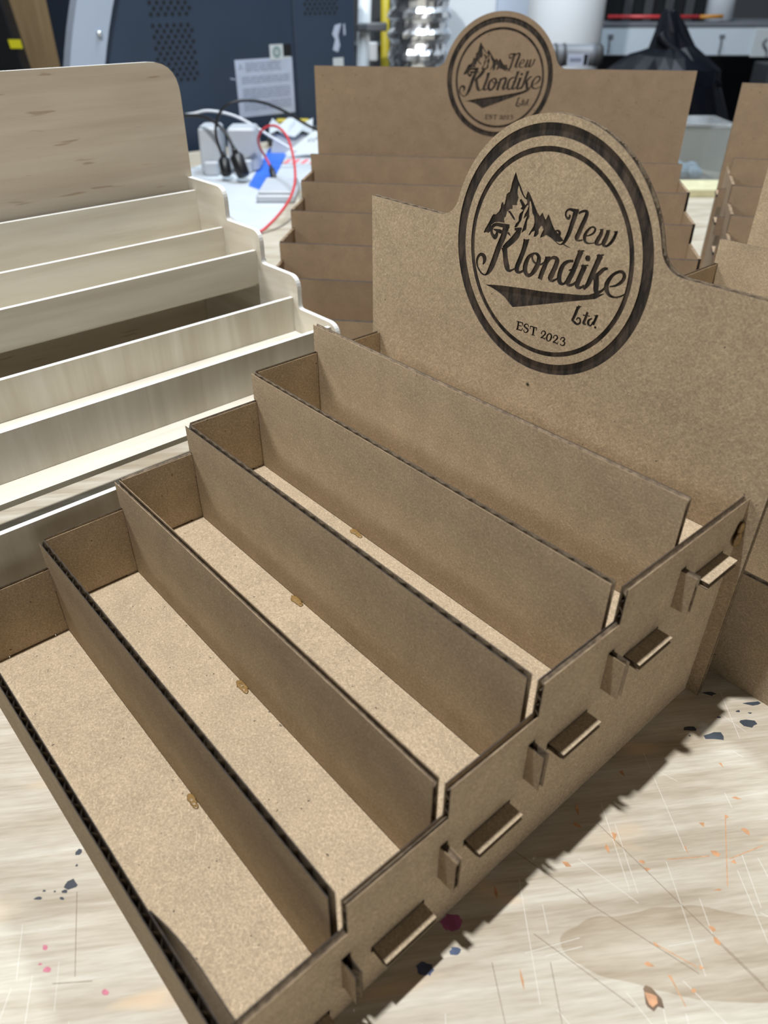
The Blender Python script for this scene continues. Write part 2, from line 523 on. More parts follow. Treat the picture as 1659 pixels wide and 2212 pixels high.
GOUGE = [(303.2, 145.2, 2.2, 2.6, -1.0), (305.1, 137.0, 1.4, 2.2, -.6), (319.6, 143.6, 1.6, 1.5, .4), (323.3, 142.1, 1.5, 1.5, 1.2), (297.4, 116.2, 2.0, 1.7, .4),
         (340.2, 173.5, 2.4, 1.4, .8), (348.1, 176.1, 2.0, 1.0, 0), (333.9, 195.4, 1.6, 1.2, .4), (343.9, 195.3, 1.9, 1.6, -.2), (328.6, 182.5, 1.8, 1.8, -.4),
         (357.4, 140.5, 1.8, 1.4, .1), (361.3, 137.0, 2.3, 1.4, -.6), (362, 122, 2.0, 1.0, .5), (346.9, 106.2, 1.6, 2.0, .6), (364.9, 111.7, 1.6, 1.3, .8),
         (356.4, 108.7, 1.1, 5.0, -.35), (315.8, 62.2, 0.9, 6.0, -.65), (344.7, 115.9, 1.1, 1.8, .2), (316.9, 221.7, 1.3, 3.0, -.5), (332.0, 208.9, 1.3, 2.4, .7),
         (284.3, 81.3, 1.2, 3.5, -.7), (285.6, 178.0, 1.8, 2.6, -.4), (283.1, 142.8, 1.8, 2.4, -.8), (288.2, 136.1, 1.4, 2.2, .2), (330, 165, .7, 5, -.6), (350, 158, .7, 6, .9)]
for i, (x, y, r, s, a) in enumerate(GOUGE):
    fleck('gouge', 'gouge', (x, y), r * .8, 3 + (i * 7) % 3, s, a, 300 + i)
# knot with a dark rim and rusty heart, and the sweep of the long knife cuts
fleck('knot_rim', 'cut', (355.0, 96.4), 3.9, 12, 1.35, -.2, 41, 0.05)
fleck('knot_heart', 'knot', (355.3, 96.0), 2.7, 9, 1.5, -.2, 42, 0.09)
def lines(name, mat, segs, width):
    mb = MB()
    for x0, y0, x1, y1 in segs:
        d = Vector((x1 - x0, y1 - y0)).normalized() * width / 2
        n = Vector((-d.y, d.x))
        mb.prism([[(x0 + n.x, y0 + n.y), (x0 - n.x, y0 - n.y), (x1 - n.x, y1 - n.y), (x1 + n.x, y1 + n.y)]], lambda u, v, w: (u, v, w), 0.0, 0.05)
    o = bpart(mb, name, mat)
    o['kind'] = 'stuff'
rnd = random.Random(5)
sc = []
for i in range(120):
    x, y = rnd.uniform(285, 460), rnd.uniform(-130, 290)
    a = math.radians(rnd.choice((-41, -41, -40, -42, -38, -41, 10, -6, 60)) + rnd.uniform(-4, 4))
    l = rnd.choice((8, 14, 26, 45)) * rnd.uniform(.6, 1.3)
    sc.append((x, y, x + l * math.cos(a), y + l * math.sin(a)))
for i in range(16):
    x, y = rnd.uniform(80, 240), rnd.uniform(-140, -75)
    a = math.radians(rnd.choice((-24, -30, 58, -40)) + rnd.uniform(-4, 4))
    l = rnd.uniform(8, 26)
    x1, y1 = x + l * math.cos(a), y + l * math.sin(a)
    if y1 < -62:
        sc.append((x, y, x1, y1))
lines('knife_scratches', 'scratch', sc, 0.2)
lines('knife_cuts', 'cut', [(294.1, 144.3, 383, 135.5), (277.3, 102.6, 315.9, 109), (315.9, 109, 363, 119.3), (307.3, 79.9, 352.4, 88.1), (307.6, 110.3, 315.7, 109.3),
                            (319.4, 76.2, 337, 61.5), (303.2, 57.6, 322.2, 44.5), (159.2, -62, 193.3, -77), (189.7, -85.1, 199.6, -72.3), (361, 137, 420, 131)], 0.22)
lines('orange_cuts', 'gouge', [(327, 153.8, 339.1, 170.2), (333, 196, 352, 163), (346, 176, 353, 194), (356, 109, 366, 104), (344.7, 116, 361, 121)], 0.4)

# ------------------------------------------------------------------ corrugated displays
PITCH, LINER = 8.6, 0.42
def board(name, parent, loops, t, fr, flute=None, mats=('kraft', 'burnt'), edges=None, level=None):
    """corrugated sheet: two liners with a wave of fluting between them (flute = axis the flutes run along)"""
    mb = MB()
    if flute is None:
        mb.prism(loops, fr, 0, t, 0, 1, mh=2)
        return mb.build(name, (*mats, level or mats[1]), parent)
    e0, e1 = edges or (mats[1], mats[1])
    mb.prism(loops, fr, 0, LINER, 0, 1)
    mb.prism(loops, fr, t - LINER, t, 0, 2, mh=3)
    o = mb.build(name, (mats[0], e0, e1, level or e1), parent)
    fluting(loops, t, fr, flute).build('fluting', 'flute', o, recalc=False)
    return o

def fluting(loops, t, fr, flute, pitch=PITCH):
    ax = 0 if flute == 'v' else 1                       # the wave travels along this coordinate
    lo = min(p[ax] for p in loops[0]); hi = max(p[ax] for p in loops[0])
    step = pitch / 6
    mb = MB()
    n = int((hi - lo) / step)
    amp = (t - 2 * LINER) / 2
    off = lambda s: LINER + amp + amp * 0.94 * math.cos(2 * math.pi * s / pitch)
    for i in range(n):
        a, b2 = lo + i * step, lo + (i + 1) * step
        mid = (a + b2) / 2
        cuts = []
        for l in loops:
            for p, q in zip(l, l[1:] + l[:1]):
                if (p[ax] - mid) * (q[ax] - mid) < 0:
                    k = (mid - p[ax]) / (q[ax] - p[ax])
                    cuts.append(p[1 - ax] + k * (q[1 - ax] - p[1 - ax]))
        cuts.sort()
        for c0, c1 in zip(cuts[::2], cuts[1::2]):
            c0, c1 = c0 + 0.25, c1 - 0.25
            if c1 - c0 < 1:
                continue
            if ax == 0:
                vs = [fr(a, c0, off(a)), fr(b2, c0, off(b2)), fr(b2, c1, off(b2)), fr(a, c1, off(a))]
            else:
                vs = [fr(c0, a, off(a)), fr(c0, b2, off(b2)), fr(c1, b2, off(b2)), fr(c1, a, off(a))]
            mb.add(vs, [(0, 1, 2, 3)], 0, True)
    return mb

def header_outline(x0, x1, z0, zt, cx, cz, R, rf):
    """back board: rectangle whose top edge swells into a disc through two fillets"""
    dz = zt + rf - cz
    dx = math.sqrt((R + rf) ** 2 - dz * dz)
    pts = [(x0, z0), (x1, z0), (x1, zt)]
    fx = cx + dx
    a1 = math.atan2(cz - (zt + rf), cx - fx)
    if a1 > 0:
        a1 -= 2 * math.pi
    for i in range(11):
        a = -math.pi / 2 + (a1 + math.pi / 2) * i / 10
        pts.append((fx + rf * math.cos(a), zt + rf + rf * math.sin(a)))
    b0 = math.atan2(zt + rf - cz, dx)
    for i in range(1, 60):
        a = b0 + (math.pi - 2 * b0) * i / 60
        pts.append((cx + R * math.cos(a), cz + R * math.sin(a)))
    right = pts[3:14]
    pts += [(2 * cx - x, z) for x, z in reversed(right)]
    pts.append((x0, zt))
    return pts


LOGO=[('mountain','p',[[-25.4,38.59],[-24.81,37.6],[-23.41,35.09],[-22.49,32.5],[-22.94,30.23],[-22.91,28.58],[-22.2,26.75],[-22.06,25.1],[-22.59,23.89],[-22.4,22.51],[-24.0,22.24],[-25.52,21.97],[-25.27,20.03],[-26.81,19.76],[-28.25,18.64],[-28.79,18.26],[-29.17,16.46],[-29.41,15.26],[-30.36,14.79],[-30.42,13.61],[-29.81,11.97],[-33.84,11.8],[-37.02,10.9],[-39.12,9.31],[-39.7,7.1],[-39.74,5.58],[-40.88,4.45],[-42.58,4.57],[-44.63,3.86],[-43.62,6.34],[-41.29,10.1],[-39.4,13.71],[-38.32,15.09],[-36.5,15.27],[-34.49,17.24],[-33.7,19.12],[-33.38,21.48],[-32.77,22.38],[-32.2,22.25],[-31.75,21.18],[-31.0,21.6],[-30.69,23.93],[-30.27,26.82],[-28.29,28.27],[-27.62,30.6],[-27.33,32.85],[-26.36,35.74]]),
('mountain','p',[[-23.41,35.09],[-20.63,31.42],[-18.47,28.2],[-16.99,27.06],[-16.81,28.47],[-16.18,30.57],[-14.95,29.87],[-13.14,27.7],[-11.03,24.76],[-8.47,21.34],[-6.58,19.87],[-5.06,21.95],[-3.87,20.23],[-2.55,18.81],[-1.21,21.82],[-0.11,20.64],[1.6,17.93],[3.86,15.17],[8.08,12.52],[10.52,10.79],[7.84,9.67],[4.65,9.29],[2.26,10.5],[-1.18,11.36],[-3.01,10.05],[-4.93,9.18],[-4.46,10.99],[-3.21,13.65],[-4.38,15.25],[-5.1,15.11],[-6.28,13.04],[-5.98,11.11],[-7.58,9.21],[-9.23,8.88],[-8.91,10.53],[-8.75,11.99],[-10.51,11.07],[-11.76,9.23],[-12.68,8.91],[-12.28,10.14],[-10.14,13.71],[-9.55,16.09],[-10.21,18.79],[-11.7,20.47],[-12.51,23.4],[-13.64,25.97],[-14.18,25.88],[-14.0,22.02],[-13.26,18.23],[-14.46,16.02],[-14.48,13.45],[-14.48,11.58],[-17.73,9.06],[-16.8,12.14],[-16.06,15.15],[-15.01,18.47],[-17.2,16.36],[-16.61,19.03],[-15.25,21.52],[-14.59,23.45],[-15.57,23.7],[-17.26,20.88],[-17.92,18.79],[-18.44,15.56],[-19.72,13.6],[-21.0,11.47],[-22.9,10.96],[-22.01,13.16],[-20.29,14.93],[-20.56,16.88],[-20.03,18.69],[-18.0,20.75],[-19.99,21.24],[-18.98,22.27],[-19.96,23.78],[-21.12,25.26],[-19.9,26.16],[-18.17,24.64],[-16.86,23.47],[-15.72,24.78],[-16.1,26.11],[-18.1,26.88],[-19.63,28.28],[-20.74,29.48],[-22.45,32.23]]),
('mountain','p',[[-28.83,18.54],[-26.7,18.92],[-24.94,17.52],[-23.38,16.08],[-22.81,14.74],[-23.8,14.85],[-25.56,16.25],[-26.91,17.45]]),
('mountain','p',[[-26.5,8.05],[-25.63,7.49],[-24.55,5.93],[-26.71,6.53],[-27.39,7.13]]),
('swoosh','p',[[-40.22,-24.42],[-28.75,-22.1],[-12.91,-19.73],[1.54,-17.89],[14.0,-15.72],[25.89,-13.49],[30.42,-12.21],[33.6,-10.4],[36.5,-10.38],[39.69,-9.07],[38.74,-10.04],[34.75,-13.31],[26.41,-16.27],[8.78,-22.54],[-6.28,-27.94],[-18.56,-32.11],[-22.04,-30.0],[-25.15,-28.05],[-28.94,-26.55],[-34.97,-25.04]]),
('klondike','s',[[-28.14,10.87,3.75],[-28.69,9.44,3.99],[-29.95,4.91,3.82],[-32.53,-1.33,3.7],[-34.74,-8.2,3.77],[-36.5,-12.85,3.55],[-38.42,-16.45,2.54],[-40.7,-18.87,0.99],[-43.26,-18.9,1.06],[-45.8,-17.32,1.09],[-47.64,-14.84,1.41],[-47.94,-11.73,1.62],[-46.62,-9.14,1.71],[-44.76,-8.16,1.96],[-42.71,-9.13,3.01],[-42.28,-11.31,2.29],[-43.32,-13.7,0.44]]),
('klondike','s',[[-26.16,10.86,2.12],[-31.35,10.39,2.14],[-35.73,10.08,1.83],[-38.15,8.54,1.93],[-38.85,6.38,1.86],[-38.06,4.37,2.2],[-36.04,3.14,2.55],[-34.77,5.02,2.12],[-34.92,6.34,1.33]]),
('klondike','s',[[-37.63,7.22,0.4],[-33.14,6.97,2.25],[-30.96,7.13,1.63]]),
('klondike','s',[[-22.49,10.12,1.42],[-17.55,11.4,1.28]]),
('klondike','s',[[-19.08,11.05,2.65],[-20.24,7.93,3.68],[-23.31,4.12,3.51],[-26.54,1.02,3.15],[-29.17,-1.44,2.41]]),
('klondike','s',[[-28.52,-0.76,4.42],[-27.58,-3.84,3.51],[-26.51,-8.03,3.72],[-24.98,-11.31,3.69],[-23.36,-12.46,1.81],[-21.26,-11.55,0.96],[-19.58,-10.46,0.98]]),
('klondike','s',[[-15.69,5.63,0.88],[-11.67,6.73,0.77]]),
('klondike','s',[[-13.7,6.36,3.7],[-14.71,1.11,3.1],[-16.7,-4.99,3.1],[-18.02,-8.58,3.12],[-18.04,-11.07,3.26],[-16.15,-11.68,1.53],[-14.14,-10.57,1.26],[-12.89,-9.31,1.18]]),
('klondike','s',[[-7.32,0.64,1.11],[-10.75,-2.04,2.13],[-12.3,-5.9,3.04],[-12.54,-9.23,3.2],[-10.77,-11.7,2.63],[-8.35,-11.26,1.94],[-5.99,-8.24,2.8],[-4.16,-4.31,2.93],[-3.93,-1.32,2.72],[-5.21,0.38,1.87],[-7.46,0.42,1.06],[-8.55,-1.55,1.2],[-7.36,-3.69,1.32],[-4.82,-4.46,1.13],[-2.13,-4.11,1.04],[0.3,-2.22,1.09]]),
('klondike','s',[[-0.04,-0.06,0.87],[3.48,0.99,0.87]]),
('klondike','s',[[1.73,0.47,2.87],[0.34,-4.61,2.89],[-0.82,-8.1,2.93],[-1.75,-12.12,2.97]]),
('klondike','s',[[1.78,-1.84,1.81],[3.89,0.44,1.41],[6.21,1.23,2.11],[7.92,0.38,2.92],[7.53,-2.47,2.93],[6.12,-6.71,3.15],[5.02,-9.8,3.22],[6.28,-10.92,1.76],[8.4,-9.83,1.12],[9.79,-8.64,1.01]]),
('klondike','s',[[18.19,2.15,1.32],[15.44,1.53,1.6],[12.72,-0.45,2.23],[11.19,-3.56,2.77],[10.61,-7.32,2.91],[11.45,-10.21,2.9],[13.81,-10.75,1.36],[15.85,-8.56,1.75]]),
('klondike','s',[[19.71,7.52,0.88],[23.77,8.61,0.77]]),
('klondike','s',[[21.9,8.18,3.11],[20.68,4.06,2.99],[19.29,-1.12,3.01],[17.96,-5.0,3.01],[16.44,-8.97,3.14],[17.22,-10.46,1.79],[19.79,-9.54,1.37],[21.5,-7.73,1.15]]),
('klondike','s',[[15.93,-3.14,0.54],[18.41,-1.87,1.34]]),
('klondike','s',[[23.09,0.9,0.89],[27.44,2.17,0.78]]),
('klondike','s',[[25.42,1.65,3.09],[23.98,-3.01,2.97],[22.74,-7.14,3.04],[22.53,-9.69,2.83],[24.61,-10.0,1.48],[26.96,-8.3,1.37]]),
('klondike','s',[[26.21,6.88,1.91],[26.48,5.49,3.32],[26.75,4.09,1.92]]),
('klondike','s',[[31.32,7.87,0.92],[35.48,9.13,0.76]]),
('klondike','s',[[33.69,8.66,3.13],[31.93,3.15,3.02],[30.2,-2.87,3.07],[28.98,-6.7,2.71],[26.68,-10.31,1.34]]),
('klondike','s',[[39.03,3.22,1.02],[36.84,2.45,1.85],[34.77,0.11,2.22],[32.37,-2.34,1.94]]),
('klondike','s',[[32.57,-1.76,3.81],[33.7,-4.98,3.33],[34.0,-8.17,3.19],[34.82,-9.87,2.57],[37.18,-8.72,1.35],[39.0,-6.63,1.39]]),
('klondike','s',[[41.54,-5.13,0.67],[45.01,-3.77,1.18],[48.09,-0.9,1.93],[48.86,1.9,2.07],[47.47,3.39,1.77],[45.39,3.15,1.52],[42.72,1.21,1.62],[40.82,-1.63,2.3],[39.84,-4.53,2.75],[40.42,-7.35,2.65],[42.4,-9.27,1.76],[45.3,-9.6,1.06],[48.2,-8.57,0.91],[50.61,-6.87,0.79],[52.36,-5.09,0.66]]),
('new','s',[[15.43,26.73,3.28],[14.87,23.03,2.84],[13.96,19.47,2.7],[13.29,16.15,2.55],[12.01,12.66,2.23],[10.58,9.86,1.54],[8.55,8.55,0.62],[6.21,8.95,0.58],[4.5,10.37,0.64],[3.86,12.27,0.71],[4.37,14.13,0.87],[5.85,14.93,1.0],[7.27,14.21,1.74],[6.93,12.38,1.4],[5.63,12.38,0.85],[5.2,13.04,0.51]]),
('new','s',[[17.08,26.9,1.17],[13.96,26.35,1.65],[11.48,26.39,1.18],[9.81,25.25,1.14],[9.49,23.5,1.18],[10.34,22.2,1.43],[11.62,22.07,1.51],[12.19,23.26,1.1],[11.55,23.87,0.47]]),
('new','s',[[17.06,25.35,1.02],[18.8,26.62,1.21],[20.8,27.21,1.41],[21.97,26.59,2.12],[21.45,23.77,2.46],[20.05,19.91,2.61],[18.88,16.27,2.65],[18.12,13.66,2.75],[19.23,12.7,1.12],[21.85,13.56,0.72]]),
('new','s',[[22.99,15.68,0.48],[25.54,16.63,0.86],[27.62,18.25,1.21],[28.17,20.04,1.31],[26.84,20.74,0.95],[25.18,20.05,1.02],[23.47,17.91,1.54],[22.6,15.31,2.09],[23.49,13.04,1.58],[25.7,12.64,0.73],[28.85,13.54,0.6]]),
('new','s',[[30.65,20.24,0.56],[32.85,20.95,0.47]]),
('new','s',[[32.01,20.79,1.71],[31.76,18.36,2.12],[30.56,15.47,2.39],[30.02,13.66,2.32],[31.89,13.28,0.83],[33.83,14.7,0.87]]),
('new','s',[[34.4,20.5,0.61],[36.74,21.12,0.46]]),
('new','s',[[35.65,20.79,1.96],[34.95,17.09,2.38],[34.06,14.26,2.46],[35.71,13.4,1.18],[37.71,15.03,1.55],[39.22,17.49,1.76],[40.08,20.26,1.64],[40.3,21.24,1.51]]),
('new','s',[[38.81,20.83,0.6],[41.0,21.54,0.46]]),
('mountain','s',[[10.73,9.0,0.68],[13.06,8.49,0.48],[15.36,8.09,0.13]]),
('ltd','s',[[26.08,-19.41,1.61],[24.9,-21.27,1.68],[24.18,-24.05,1.84],[22.95,-27.52,1.53],[22.34,-28.32,0.86]]),
('ltd','s',[[24.02,-20.48,0.59],[27.19,-19.2,0.59]]),
('ltd','s',[[22.23,-27.73,0.88],[24.4,-28.68,1.62],[26.34,-29.16,1.11],[27.91,-27.66,1.15],[27.26,-25.77,1.08],[25.75,-25.94,0.71],[25.49,-27.21,0.7]]),
('ltd','s',[[31.41,-21.1,1.48],[30.72,-24.78,1.6],[30.04,-27.56,1.7],[31.7,-27.7,0.81]]),
('ltd','s',[[28.83,-23.41,0.71],[33.18,-22.85,0.61]]),
('ltd','s',[[34.71,-23.64,0.8],[32.91,-25.18,1.3],[33.0,-27.22,1.56],[34.57,-27.54,0.89],[35.77,-25.13,1.07]]),
('ltd','s',[[37.46,-21.08,1.43],[36.59,-24.12,1.55],[35.86,-26.8,1.45]]),
('ltd','s',[[35.63,-21.95,0.49],[38.14,-20.94,0.48]]),
('ltd','s',[[36.75,-27.67,0.52],[37.46,-27.67,1.36],[38.18,-27.66,0.52]]),
('est','s',[[-12.91,-38.92,1.24],[-13.24,-43.83,1.25]]),
('est','s',[[-14.29,-39.2,0.59],[-9.74,-39.01,0.7]]),
('est','s',[[-9.77,-38.79,0.61],[-10.0,-40.66,0.54]]),
('est','s',[[-12.73,-41.29,0.58],[-10.51,-41.03,0.58]]),
('est','s',[[-14.22,-43.95,0.71],[-10.3,-43.58,0.7]]),
('est','s',[[-10.28,-43.69,0.58],[-9.55,-41.88,0.51]]),
('est','s',[[-5.56,-40.03,0.56],[-6.07,-38.89,0.66],[-7.77,-39.11,0.74],[-8.62,-40.48,1.13],[-7.13,-41.17,1.27],[-5.64,-41.85,1.26],[-6.45,-43.5,0.76],[-8.15,-43.84,0.67],[-8.76,-42.5,0.57]]),
('est','s',[[-4.3,-39.21,0.7],[0.25,-38.98,0.69]]),
('est','s',[[-4.24,-39.08,0.54],[-4.26,-40.88,0.54]]),
('est','s',[[0.17,-38.89,0.53],[0.07,-40.48,0.53]]),
('est','s',[[-1.74,-39.29,1.21],[-1.8,-43.51,1.22]]),
('est','s',[[-2.99,-43.87,0.58],[-0.41,-43.65,0.58]]),
('est','s',[[3.87,-41.35,0.76],[4.29,-39.72,0.55],[5.89,-39.24,0.88],[6.54,-40.43,1.08],[5.34,-42.18,0.77],[3.68,-43.64,0.54]]),
('est','s',[[3.81,-43.6,0.66],[5.51,-43.24,0.82],[6.57,-43.59,0.64],[6.94,-42.08,0.38]]),
('est','s',[[9.25,-39.45,0.63],[10.72,-39.99,1.07],[10.77,-41.91,1.05],[9.62,-43.82,0.52],[8.11,-43.56,1.09],[8.0,-41.2,1.0],[9.25,-39.45,0.56]]),
('est','s',[[12.2,-41.36,0.74],[12.6,-39.8,0.54],[14.14,-39.23,0.84],[14.98,-40.34,1.06],[13.83,-42.07,0.77],[12.25,-43.67,0.54]]),
('est','s',[[12.38,-43.63,0.67],[14.17,-43.35,0.81],[15.4,-43.63,0.63],[15.72,-42.04,0.37]]),
('est','s',[[17.03,-40.92,0.7],[17.73,-39.33,0.63],[19.28,-39.02,0.84],[19.77,-39.96,0.88],[18.48,-41.07,0.52]]),
('est','s',[[18.48,-41.07,0.59],[20.07,-41.34,0.97],[19.94,-42.81,0.88],[18.46,-43.6,0.67],[17.14,-43.08,0.75]])]
def art_triangles():
    """every engraved shape as triangles (mm from the disc centre), tagged with its piece"""
    out = []
    def tri(piece, a, b, c):
        ar = (b[0] - a[0]) * (c[1] - a[1]) - (b[1] - a[1]) * (c[0] - a[0])
        if abs(ar) < 1e-4:
            return
        out.append((piece, (a, b, c) if ar > 0 else (a, c, b)))
    for piece, r1, r0 in (('ring_outer', 64.0, 58.1), ('ring_inner', 53.6, 51.0)):
        n = 120
        for i in range(n):
            a, b = i * 2 * math.pi / n, (i + 1) * 2 * math.pi / n
            p = [(r * math.cos(t), r * math.sin(t)) for r, t in ((r0, a), (r1, a), (r1, b), (r0, b))]
            tri(piece, p[0], p[1], p[2])
            tri(piece, p[0], p[2], p[3])
    for piece, kind, pts in LOGO:
        if kind == 'p':
            for t in tessellate_polygon([[Vector((x, z, 0)) for x, z in pts]]):
                tri(piece, *[tuple(pts[i]) for i in t])
        else:
            sm = smooth_line([tuple(p) for p in pts], 4)
            L, R = [], []
            for i, (x, z, w) in enumerate(sm):
                a, b = sm[max(i - 1, 0)], sm[min(i + 1, len(sm) - 1)]
                d = Vector((b[0] - a[0], b[1] - a[1]))
                if d.length < 1e-6:
                    d = Vector((1, 0))
                d.normalize()
                w = max(w, 0.15) / 2
                L.append((x - d.y * w, z + d.x * w))
                R.append((x + d.y * w, z - d.x * w))
            for i in range(len(sm) - 1):
                tri(piece, L[i], R[i], R[i + 1])
                tri(piece, L[i], R[i + 1], L[i + 1])
    return out

PIECE = {'ring_outer': 'engraved_ring', 'ring_inner': 'engraved_ring', 'mountain': 'engraved_mountain', 'swoosh': 'engraved_swoosh',
         'klondike': 'engraved_lettering', 'new': 'engraved_lettering', 'ltd': 'engraved_lettering', 'est': 'engraved_lettering'}
PLAB = {'ring_outer': 'broad dark ring burnt around the badge', 'ring_inner': 'thin dark ring burnt inside the broad one',
        'mountain': 'dark engraved mountain peaks', 'swoosh': 'dark engraved swoosh under the script',
        'klondike': 'long engraved script word across the badge', 'new': 'short engraved script word beside the peaks', 'ltd': 'tiny engraved abbreviation under the swoosh', 'est': 'engraved serif letters and year at the bottom'}
ART = art_triangles()

def badge_board(parent, outline, cx, cz, fr, t, depth=0.55, mats=('kraft', 'burnt'), flute=True):
    """back board whose front liner is cut away where the badge is engraved"""
    vs = [Vector(p) for p in outline]
    faces = [list(range(len(outline)))]
    owner = [None]
    for piece, tr in ART:
        n = len(vs)
        vs += [Vector((cx + x, cz + z)) for x, z in tr]
        faces.append([n, n + 1, n + 2])
        owner.append(piece)
    V, E, F, _, _, OF = delaunay_2d_cdt(vs, [], faces, 1, 1e-4, True)
    lev = []
    for f, of in zip(F, OF):
        ids = [owner[i] for i in of if owner[i]]
        lev.append(ids[0] if ids else ('' if 0 in of else None))
    mb = MB()
    pts = [fr(p[0], p[1], 0) for p in V]
    mb.add(pts, [f for f, l in zip(F, lev) if l == ''], 0)
    n = len(outline)
    for w0, w1 in ((0, LINER + .2), (t - LINER, t)) if flute else ((0, t),):
        mb.add([fr(u, v, w0) for u, v in outline] + [fr(u, v, w1) for u, v in outline],
               [(i, (i + 1) % n, n + (i + 1) % n, n + i) for i in range(n)], 1)
    tris = tessellate_polygon([[Vector((u, v, 0)) for u, v in outline]])
    for w in (LINER + .2, t - LINER, t):
        mb.add([fr(u, v, w) for u, v in outline], tris, 0)
    o = mb.build('back_panel', mats, parent, recalc=False)
    if flute:
        fluting([outline], t, fr, 'v').build('fluting', 'flute', o, recalc=False)
    edge = {}
    for k, f in enumerate(F):
        for a, b in zip(f, f[1:] + f[:1]):
            edge.setdefault((min(a, b), max(a, b)), []).append(k)
    for piece in PLAB:
        mb = MB()
        used = [f for f, l in zip(F, lev) if l == piece]
        idx = sorted({i for f in used for i in f})
        mp = {i: j for j, i in enumerate(idx)}
        mb.add([fr(V[i][0], V[i][1], depth) for i in idx], [[mp[i] for i in f] for f in used])
        for (a, b), ks in edge.items():
            ls = [lev[k] for k in ks]
            if piece in ls and '' in ls:
                mb.add([fr(V[a][0], V[a][1], 0), fr(V[b][0], V[b][1], 0), fr(V[b][0], V[b][1], depth), fr(V[a][0], V[a][1], depth)], [(0, 1, 2, 3)])
        q = mb.build(PIECE[piece], 'engrave', o, recalc=False)
        q['label'] = PLAB[piece]
    return o

def step_display(root, W, p, h, z1, zb, front_top=None, flutes=True, badge=None, disc=None, mats=('kraft', 'burnt'), right_gap=6.0,
                 back_x=(-4, 7), side_drop=(0, 2), front_skew=(0.0, 0.0), y0=None, board_t=3.4):
    """stepped counter display: front board, five dividers, six shelves, two stepped side boards, back board.
    W outer width, p spacing of dividers, h rise per step, z1 top of first divider, zb top of the back board"""
    t = board_t
    zf = z1 - 66.2                                   # first shelf
    yb = 5 * p + 5 if y0 is None else y0             # back board
    zt = lambda k: z1 + h * k
    fl = lambda d: d if flutes else None
    # side boards, stepping up behind each divider
    for side, x in ((0, 0.0), (1, W - 3.2)):
        dz = side_drop[side]
        ts = z1 - h + 0.9 - dz
        yf = -p + 1.2 + (3.2 if side else 0)
        loop = [(yf, 0), (yb - .1, 0), (yb - .1, ts + 4 * h)]
        for k in (3, 2, 1, 0):
            loop += [(p * k + t + .1, ts + (k + 1) * h), (p * k + t + .1, ts + k * h)]
        loop.append((yf, ts))
        holes = []
        for k in range(5):
            a, b = p * k - 0.2, p * k + t + 0.9
            z0, zz = zf + h * k + 8.3, zf + h * k + 31.2
            holes.append([(a, z0), (b, z0), (b, zz), (a, zz)])
        for j in range(6):
            a, b = p * (j - 1) + 14.2, p * (j - 1) + 42.8
            z0, zz = zf + h * j - t - 0.5, zf + h * j + 0.7
            if j == 0:
                z0 = max(z0, 1.5)
            holes.append([(a, z0), (b, z0), (b, zz), (a, zz)])
        board('side_panel', root, [loop] + holes, 3.2, lambda u, v, w, x=x: (x + w, u, v), fl('u'), mats, ('burnt', 'burnt'), 'edge_tan')
    # dividers with a tab at each end
    for k in range(5):
        b0, tz0, tz1 = zf + h * k, zf + h * k + 8.8, zf + h * k + 30.4
        xr, xo = W - right_gap, W + 8 + (k % 2) * .6
        lw = z1 - h + 1.6 + h * k if k < 4 else z1 + 3 * h + 1.4
        loop = [(3.7, b0 + .1), (xr, b0 + .1), (xr, tz0), (xo, tz0), (xo, tz1), (xr, tz1), (xr, zt(k)), (0.3, zt(k)), (0.3, lw), (3.7, lw),
                (3.7, tz1), (-7.5, tz1), (-7.5, tz0), (3.7, tz0)]
        board('divider', root, [loop], t, lambda u, v, w, k=k: (u, p * k + w, v), fl('v' if k in (0, 2, 3) else 'u'), mats,
              (('burnt', 'burnt'), ('edge_tan', 'edge_tan'), ('burnt', 'burnt'), ('edge_tan', 'burnt'), ('edge_tan', 'burnt'))[k])
    # shelves
    for j in range(6):
        ya = -p + 5.2 if j == 0 else p * (j - 1) + t + .15
        ye = p * j - .15 if j < 5 else yb - .2
        a, b = p * (j - 1) + 15, p * (j - 1) + 41.8
        xr = W - 3.4
        loop = [(3.5, ya), (xr, ya), (xr, a), (W + 8.2, a), (W + 8.2, b), (xr, b), (xr, ye), (3.5, ye), (3.5, b), (-7.5, b), (-7.5, a), (3.5, a)]
        zz = zf + h * j
        board('shelf', root, [loop], t, lambda u, v, w, zz=zz: (u, v, zz - w), fl('v'), mats)
    # front board
    ft = z1 - h if front_top is None else front_top
    sk = lambda x: -p - 2.4 + front_skew[0] + (front_skew[1] - front_skew[0]) * x / W
    board('front_panel', root, [[(-.5, 0), (W + .5, 0), (W + .5, ft), (-.5, ft)]], 3.5, lambda u, v, w: (u, sk(u) + w, v), fl('v'), mats)
    # back board
    cx, cz, R = badge or disc
    out = header_outline(back_x[0], W + back_x[1], 0, zb, cx, cz, R, 15)
    fr = lambda u, v, w: (u, yb + w, v)
    if badge:
        return badge_board(root, out, cx, cz, fr, 3.8, mats=mats, flute=flutes)
    return board('back_panel', root, [out], 3.8, fr, None, mats)

main = thing('corrugated_display', 'brown cardboard stepped display nearest the camera with sharp round badge', 'display stand', (0, 0, 0))
step_display(main, 276.1, 50, 19.5, 76.6, 226, badge=(137.8, 218.0, 68.0), front_skew=(-.1, 2.6), back_x=(-4, 7.5))

